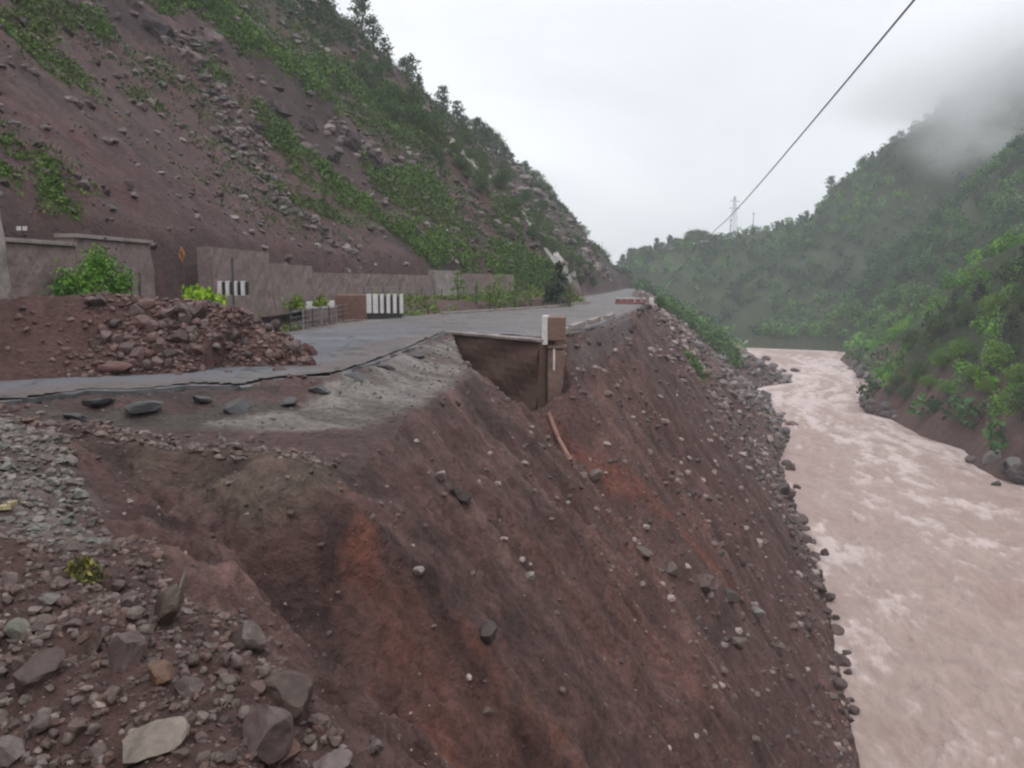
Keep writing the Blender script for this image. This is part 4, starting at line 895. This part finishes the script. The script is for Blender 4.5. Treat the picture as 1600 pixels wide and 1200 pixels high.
# guard rail at far left
a = PY(-30, 437, 33); b = PY(96, 437, 35.5)
e = empty('guard_rail', (0, 0, 0), 0, 'grey double guard rail behind the debris pile', 'guard rail')
for dz in (0, -.42): part('rail', [('bar', (a[0], a[1], a[2] + dz), (b[0], b[1], b[2] + dz), .07)], M_WHITE, e)
for f in (.05, .35, .65, .95): part('post', [('box', a[0] + (b[0] - a[0]) * f, a[1] + (b[1] - a[1]) * f + .1, a[2] - .6, .13, .1, 1.6)], M_STEEL, e)
# thin pole with two pale reflectors
x, y, z = PY(42, 460, 27.5)
e = empty('marker_pole', (x, y, z), 0, 'thin dark pole with two small pale reflectors on top', 'pole'); s = y / F
part('pole', [('bar', (0, 0, -.3), (0, 0, 108 * s), .028)], M_DARK, e)
for dx in (-4, 7): part('reflector', [('box', dx * s, -.04, 110 * s, 7 * s, .04, 7 * s)], M_WHITE, e)
part('crossbar', [('bar', (-7 * s, 0, 107 * s), (10 * s, 0, 107 * s), .02)], M_DARK, e)
# posts at the pile
for px, py0, py1 in ((205, 418, 455), (219, 424, 455), (365, 400, 470), (270, 425, 455)):
    x, y, z = PY(px, py1 + 8, 31); o = part('fence_post', [('bar', (0, 0, 0), (.03, 0, (py1 + 8 - py0) * y / F), .045)], M_DARK); o.location = (x, y, z); tag(o, {205: 'leaning dark post right of the big bush', 219: 'second thin post right of the big bush', 365: 'tall thin post before the white guard posts', 270: 'thin post left of the lime green bush'}[px], 'post')
# amber road sign
x, y, z = PY(287, 455, 36)
e = empty('road_sign', (x, y, z - 1.0), 0, 'small amber curve warning sign on a thin post', 'sign'); s = y / F
part('post', [('bar', (0, .04, 0), (0, .04, 1.0 + 75 * s), .035)], M_DARK, e)
me = bpy.data.meshes.new('sign_plate'); hh = 10 * s; zz = 1 + 60 * s; vv = []
for yy in (-.015, .015): vv += [(0, yy, zz + 1.35 * hh), (hh * .62, yy, zz), (0, yy, zz - 1.35 * hh), (-hh * .62, yy, zz)]
me.from_pydata(vv, [], [(3, 2, 1, 0), (4, 5, 6, 7), (0, 1, 5, 4), (1, 2, 6, 5), (2, 3, 7, 6), (3, 0, 4, 7)]); me.materials.append(M_YELL); pl_ = link('sign_plate', me, e)
part('arrow', [('box', .02, -.03, zz - .04, .05, .012, .3), ('box', -.03, -.03, zz + .1, .12, .012, .05)], M_BLACK, pl_)
# roadside wire fence along the verge
e = empty('wire_fence', (0, 0, 0), 0, 'thin post and wire fence along the left verge', 'fence'); prev = None; tops = []
for k in range(22):
    y = 46 + k * 2.6; x = at_y(y) + 3.0; g = ground(x, y); part('post', [('bar', (x, y, g - .2), (x, y, g + 1.25), .05)], M_STEEL if k % 2 else M_DARK, e); tops.append((x, y, g))
part('wire', [('bar', (a[0], a[1], a[2] + hgt), (b[0], b[1], b[2] + hgt), .012) for a, b in zip(tops[:-1], tops[1:]) for hgt in (.5, .85, 1.2)], M_STEEL, e)

# big bushes on the pile and along the road
def bush(px, py, wpx, hpx, cols, label, y=None, seed=0, num=1600, leafs=.05, name='bush', cat='bush', blades=False):
    p = PY(px, py, y) if y else hit(px, py); s = math.dist(p, (0, 0, CAMZ)) / F; r = np.random.default_rng(seed); W, Hh = wpx * s / 2, hpx * s
    e = empty(name, p, 0, label, cat)
    nc = 26; cs = r.normal(size=(nc, 3)); cs /= np.linalg.norm(cs, axis=1)[:, None]; cs[:, 2] = np.abs(cs[:, 2]); cs *= r.uniform(.45, 1, (nc, 1)); cid = r.integers(nc, size=num)
    P = cs[cid] * np.array([W * .85, W * .7, Hh * .8]) + r.normal(size=(num, 3)) * np.array([W, W * .9, Hh]) * .13; P[:, 2] = np.maximum(P[:, 2], 0)
    cc = np.array(cols)[r.integers(len(cols), size=nc)]; c = cc[cid] * (1 + .4 * (r.random((num, 1)) - .5))
    link('foliage', leaf_mesh('foliage', P, leafs * (.6 + .8 * r.random(num)), c, up=1.5 if blades else .3), e)
    V = []; Fc = []
    for k in range(9):
        t_ = cs[k] * np.array([W * .7, W * .6, Hh * .7]); v2, f2 = tube([(0, 0, -.2), tuple(t_ * .5 + [0, 0, Hh * .1]), tuple(t_)], .02 + Hh * .012, .008, 4); o_ = len(V); V += v2; Fc += [tuple(q + o_ for q in ff) for ff in f2]
    link('stem', np_mesh('stem', V, Fc, None, M_BARK), e); return e
bush(140, 470, 134, 82, [lin(86, 128, 46), lin(72, 108, 46), lin(102, 142, 56)], 'big round green bush on top of the debris pile', y=28.5, seed=1, num=6500, leafs=.07)
bush(316, 482, 66, 38, [lin(140, 178, 46), lin(124, 160, 44), lin(158, 190, 64)], 'lime green grassy bush on top of the debris pile', y=29.5, seed=2, num=1800, leafs=.09, blades=True)
bush(132, 905, 50, 44, [lin(130, 124, 62), lin(108, 108, 58), lin(88, 86, 54)], 'yellowish weed growing in the foreground gravel', seed=3, num=420, leafs=.03, name='weed', cat='plant', blades=True)
bush(600, 492, 50, 16, [lin(110, 140, 60), lin(96, 124, 56)], 'green weeds at the foot of the striped parapet', y=66, seed=4, num=500, leafs=.12, name='weed', cat='plant', blades=True)
for k, (px, py, w_, h_) in enumerate([(430, 482, 40, 26), (462, 480, 34, 22), (500, 478, 26, 18)]):
    bush(px, py, w_, h_, [lin(128, 150, 60), lin(110, 130, 56)], ['yellow-green bush at the left of the pale low wall', 'yellow-green bush in the middle of the pale low wall', 'smallest yellow-green bush by the brown parapet'][k], y=52 + 2 * k, seed=10 + k, num=700, leafs=.1)
for k, (px, py, s_, kd, lab) in enumerate([(872, 470, .62, 'c', 'dark conifer beside the road end'), (856, 474, .3, 'c', 'small dark conifer left of the dark roadside conifer'), (890, 470, .38, 'l', 'narrow dark tree right of the dark roadside conifer'), (830, 474, .42, 'l', 'slim green sapling two trees left of the dark conifer'),
     (805, 476, .45, 'r', 'round green roadside tree left of the slim sapling'), (780, 476, .5, 'l', 'tall olive sapling before the weedy wall'), (765, 478, .4, 'r', 'bushy roadside tree at the left of the sapling row'), (716, 480, .42, 'l', 'thin sapling standing beside the pale wall panel'), (745, 480, .3, 'r', 'low roadside shrub next to the pale wall panel')]):
    y = 95 if px > 820 else 84; x_, y_, z_ = PY(px, py, y); pr = {'c': T_con, 'l': T_sap, 'r': T_sap}[kd][k % 3]; place_tree(pr, (x_, y_, ground(x_, y_) - .1), s_, k, lab, None)
# far end of the road: pale heap, red barriers, milestone, small tree
for k, px in enumerate((966, 976, 986, 997, 1006)):
    x, y, z = PY(px, 482, 106); g = max(ground(x, y), 0) + .02; o = part('road_barrier', [('box', 0, 0, .14, .78, .5, .28, .3), ('box', 0, 0, .5, .72, .26, .46, .3)], M_RED); o.location = (x, y, g); o.rotation_euler = (0, 0, k * .4 - .6)
    tag(o, 'faded red barrier in the row closing the far broken edge', 'barrier', 'red barriers closing the far road edge'); part('white_band', [('box', 0, 0, .79, .74, .3, .12, .3)], M_WHITE, o)
x, y, z = PY(1018, 466, 112); o = part('milestone', [('box', 0, 0, .4, .6, .4, 1.5), ('box', 0, 0, 1.2, .45, .35, .2)], M_WHITE); o.location = (x, y, max(ground(x, y), -1)); tag(o, 'small white milestone on the far right road edge', 'milestone')
for k, (px, s_, lab) in enumerate(((1030, .28, 'dark bush right of the white milestone'), (1046, .34, 'green bush on the far edge, second from the milestone'), (1060, .26, 'low green bush farthest right on the far road edge'))):
    p = hit(px, 484 + k * 8)
    if p: place_tree(T_rnd[k], (p[0], p[1], p[2] - .3), s_, k, lab, None, 'bush', 'bush')

# drainage chute of pale concrete down the mountain side
pth = [hit(px, py) for px, py in ((822, 328), (832, 352), (845, 375), (860, 398), (876, 420), (890, 436), (905, 448))]; pth = [p for p in pth if p]
def chute(pts, wpx, label):
    rows = []
    for a, b in zip(pts[:-1], pts[1:]):
        for f in (0, .2, .4, .6, .8):
            px = a[0] + (b[0] - a[0]) * f; py = a[1] + (b[1] - a[1]) * f; dx, dy = b[0] - a[0], b[1] - a[1]; L_ = math.hypot(dx, dy); nx_, ny_ = -dy / L_, dx / L_
            row = [hit(px + nx_ * q * wpx / 2, py + ny_ * q * wpx / 2) for q in (1, .6, 0, -.6, -1)]
            c_ = row[2]
            if all(row) and all(abs(r_[1] - c_[1]) < 28 for r_ in row): rows.append(row)
    V = []; Fc = []
    for row in rows:
        for (x, y, z), h_ in zip(row, (.55, .5, .15, .5, .55)): V.append((x, y, z + h_))
        for x, y, z in (row[4], row[0]): V.append((x, y, z - 1.2))
    for k in range(len(rows) - 1):
        for q in range(7): Fc.append((k * 7 + q, k * 7 + (q + 1) % 7, k * 7 + 7 + (q + 1) % 7, k * 7 + 7 + q))
    me = bpy.data.meshes.new('drain_chute'); me.from_pydata(V, [], Fc); me.materials.append(M_CHUTE); tag(link('drain_chute', me), label, 'drain')
M_CHUTE = mat('pale_concrete', lin(168, 162, 156), rough=.85, n1=(.3, .3), n2=(2, .3), bump=(3, .6, .1), tint=(lin(96, 92, 80), .35, .9))
chute([(822, 330), (836, 358), (852, 384), (872, 412), (905, 446)], 15, 'pale concrete drain chute running down to the road end')
chute([(644, 146), (662, 176), (682, 204)], 9, 'upper pale concrete drain chute high on the mountain side')
chute([(704, 222), (738, 254), (772, 290)], 8, 'middle pale drain chute below the skyline trees')
# kerb along the left road edge beyond the pillar
for k, (p0, p1) in enumerate((((690, 491.5), (770, 486.5)), ((774, 486.2), (850, 481.2)), ((854, 481), (920, 474)))):
    a = PZ(p0[0], p0[1], .1); b = PZ(p1[0], p1[1], .1)
    o = part('kerb', [('box', 0, 0, 0, math.dist(a, b), .35, .45, math.atan2(b[1] - a[1], b[0] - a[0]))], M_CONC); o.location = ((a[0] + b[0]) / 2, (a[1] + b[1]) / 2, .1)
    tag(o, ['nearest length of tan kerb on the left road edge', 'middle length of tan kerb on the left road edge', 'farthest length of tan kerb by the dark conifer'][k], 'kerb')
# broken asphalt chunks along the torn edge
for k, (px, py, w_, h_) in enumerate([(150, 628, 46, 14), (225, 636, 44, 20), (318, 622, 30, 14), (372, 634, 36, 18), (448, 628, 28, 12), (500, 606, 34, 12), (556, 588, 30, 10), (604, 572, 26, 9), (120, 650, 30, 12), (650, 556, 22, 8)]):
    rock_px(px, py, w_, h_, lin(84, 84, 88), ['tilted dark asphalt slab under the torn road edge', 'flat dark asphalt piece lying under the torn road edge'][k % 2], 'asphalt_chunk', 'asphalt chunk', ['tilted asphalt slabs under the torn road edge', 'flat asphalt pieces under the torn road edge'][k % 2], seed=750 + k, depth=1.2, tilt=.25 if k % 2 == 0 else .05)

# ------------------------------------------------------------------ overhead cable, pylon and poles
a = PY(1418, 0, 26); b = PY(1120, 357, 235); a = Vector(a); b = Vector(b); ext = a + (a - b) * .10; end = Vector(PY(1052, 430, 300)); pts = []
def bez(f):
    p = ext.lerp(b, f); p.z -= 4 * 1.2 * f * (1 - f) * .6; return p
pl_ = [bez(k / 24) for k in range(25)] + [b.lerp(end, k / 6) for k in range(1, 7)]
V = []; Fc = []
for k, p in enumerate(pl_):
    dd = (pl_[min(k + 1, len(pl_) - 1)] - pl_[max(k - 1, 0)]).normalized(); u = dd.orthogonal().normalized(); v = dd.cross(u); r_ = .028 + .1 * k / len(pl_)
    V += [tuple(p + r_ * (math.cos(q * 1.0472) * u + math.sin(q * 1.0472) * v)) for q in range(6)]
    if k: Fc += [((k - 1) * 6 + q, (k - 1) * 6 + (q + 1) % 6, k * 6 + (q + 1) % 6, k * 6 + q) for q in range(6)]
me = bpy.data.meshes.new('power_cable'); me.from_pydata(V, [], Fc); me.materials.append(mat('galvanised_cable', (.3, .3, .31), rough=.6, bump=None))
tag(link('power_cable', me), 'dark overhead cable slanting across the sky over the river', 'cable')
d = ray(1145, 400); xx = d.x / d.y * 468; yy = polyat(R3, xx) or 468; q = (d.x / d.y * yy, yy); g = ground(*q)
e = empty('pylon', (*q, g - 1), .4, 'faint lattice pylon on the misty far ridge', 'pylon'); it = []; hp = 24
for sx_, sy_ in ((-1, -1), (1, -1), (1, 1), (-1, 1)): part('leg', [('bar', (sx_ * 1.9, sy_ * 1.9, 0), (sx_ * .3, sy_ * .3, hp), .065)], M_STEEL, e)
for k in range(8):
    z0, z1 = hp * k / 8, hp * (k + 1) / 8; r0, r1 = 1.9 - 1.6 * k / 8, 1.9 - 1.6 * (k + 1) / 8
    for (x1, y1), (x2, y2) in (((-1, -1), (1, -1)), ((1, -1), (1, 1)), ((1, 1), (-1, 1)), ((-1, 1), (-1, -1))): it += [('bar', (x1 * r0, y1 * r0, z0), (x2 * r1, y2 * r1, z1), .03), ('bar', (x2 * r0, y2 * r0, z0), (x1 * r1, y1 * r1, z1), .03)]
part('lattice', it, M_STEEL, e)
for z_ in (hp * .72, hp * .88): part('cross_arm', [('bar', (-3.2, 0, z_), (3.2, 0, z_), .1), ('bar', (-3.2, 0, z_), (0, 0, z_ + 1), .06), ('bar', (3.2, 0, z_), (0, 0, z_ + 1), .06)], M_STEEL, e)
for px, hp_, lab in ((1175, 12, 'thin pole right of the lattice pylon'), (1140, 11, 'thin pole just left of the lattice pylon')):
    d = ray(px, 400); xx = d.x / d.y * 468; yy = polyat(R3, xx) or 468; q = (d.x / d.y * yy, yy); o = part('utility_pole', [('bar', (0, 0, -1), (0, 0, hp_), .16), ('bar', (-.9, 0, hp_ - 1), (.9, 0, hp_ - 1), .1)], M_DARK); o.location = (*q, ground(*q)); tag(o, lab + ' on the far ridge', 'pole')
# litter in the foreground
def litter(px, py, items, m, label, name, cat):
    p = hit(px, py); o = part(name, items, m); o.location = (p[0], p[1], p[2] + .03); tag(o, label, cat); return o
litter(286, 942, [('bar', (-.03, 0, .1), (.02, .03, .26), .012), ('bar', (.02, .03, .26), (.05, .03, .3), .009)], M_CONC, 'short whitish stick standing in the rubble', 'stick', 'stick')
litter(10, 800, [('box', 0, 0, .03, .13, .09, .05, .4), ('box', .06, .03, .07, .1, .06, .05, .9)], mat('yellow_wrapper', lin(160, 146, 112), rough=.5), 'crumpled yellow wrapper at the left edge on grey gravel', 'wrapper', 'litter')

# ------------------------------------------------------------------ haze and mist
def box_mesh(name, x0, x1, y0, y1, z0, z1):
    me = bpy.data.meshes.new(name); me.from_pydata([(x, y, z) for z in (z0, z1) for x, y in ((x0, y0), (x1, y0), (x1, y1), (x0, y1))], [], [(3, 2, 1, 0), (4, 5, 6, 7), (0, 1, 5, 4), (1, 2, 6, 5), (2, 3, 7, 6), (3, 0, 4, 7)]); return me
m = bpy.data.materials.new('haze'); m.use_nodes = True; t = m.node_tree; t.nodes.clear(); o = t.nodes.new('ShaderNodeOutputMaterial'); pv = t.nodes.new('ShaderNodeVolumePrincipled')
pv.inputs['Color'].default_value = (.93, .96, 1, 1); pv.inputs['Density'].default_value = .00045; pv.inputs['Anisotropy'].default_value = .0; t.links.new(pv.outputs[0], o.inputs['Volume'])
me = box_mesh('haze', -1200, 1200, -1200, 1200, -60, 320); me.materials.append(m); tag(link('haze', me), 'thin damp haze filling the valley', kind='stuff')
def mist(name, c, rad, dens, label, seed):
    m = bpy.data.materials.new('mist'); m.use_nodes = True; t = m.node_tree; t.nodes.clear(); n = t.nodes.new; l = t.links.new
    o = n('ShaderNodeOutputMaterial'); pv = n('ShaderNodeVolumePrincipled'); pv.inputs['Color'].default_value = (.99, .995, 1, 1); pv.inputs['Anisotropy'].default_value = .2; l(pv.outputs[0], o.inputs['Volume'])
    tcn = n('ShaderNodeTexCoord'); ln = n('ShaderNodeVectorMath'); ln.operation = 'LENGTH'; l(tcn.outputs['Object'], ln.inputs[0])
    fo = n('ShaderNodeMapRange'); fo.interpolation_type = 'SMOOTHSTEP'; fo.inputs[1].default_value = .95; fo.inputs[2].default_value = .25; fo.inputs[3].default_value = 0; fo.inputs[4].default_value = 1; l(ln.outputs['Value'], fo.inputs[0])
    z = n('ShaderNodeTexNoise'); z.inputs['Scale'].default_value = 2.2; z.inputs['Detail'].default_value = 3; z.inputs['Distortion'].default_value = .4
    ad = n('ShaderNodeVectorMath'); ad.operation = 'ADD'; ad.inputs[1].default_value = (seed, 0, 0); l(tcn.outputs['Object'], ad.inputs[0]); l(ad.outputs[0], z.inputs[0])
    r = n('ShaderNodeMapRange'); r.inputs[1].default_value = .35; r.inputs[2].default_value = .65; r.inputs[3].default_value = .25; r.inputs[4].default_value = 1; l(z.outputs[0], r.inputs[0])
    mu = n('ShaderNodeMath'); mu.operation = 'MULTIPLY'; l(fo.outputs[0], mu.inputs[0]); l(r.outputs[0], mu.inputs[1])
    m2 = n('ShaderNodeMath'); m2.operation = 'MULTIPLY'; m2.inputs[1].default_value = dens; l(mu.outputs[0], m2.inputs[0]); l(m2.outputs[0], pv.inputs['Density'])
    V, Fc = ICO3; me = np_mesh(name, V, Fc, None, m, True); ob = link(name, me, None, c); ob.scale = rad; tag(ob, label, kind='stuff')
mist('cloud', PY(1640, 70, 430), (110, 75, 62), .055, 'low cloud wrapped round the right mountain top', 1.0)
mist('cloud', PY(1430, 130, 430), (66, 50, 32), .035, 'thin cloud drifting off the mountain shoulder', 4.0)
mist('cloud', PY(1530, 215, 400), (44, 36, 26), .03, 'wisp of cloud in the hollow between the two spurs', 7.0)
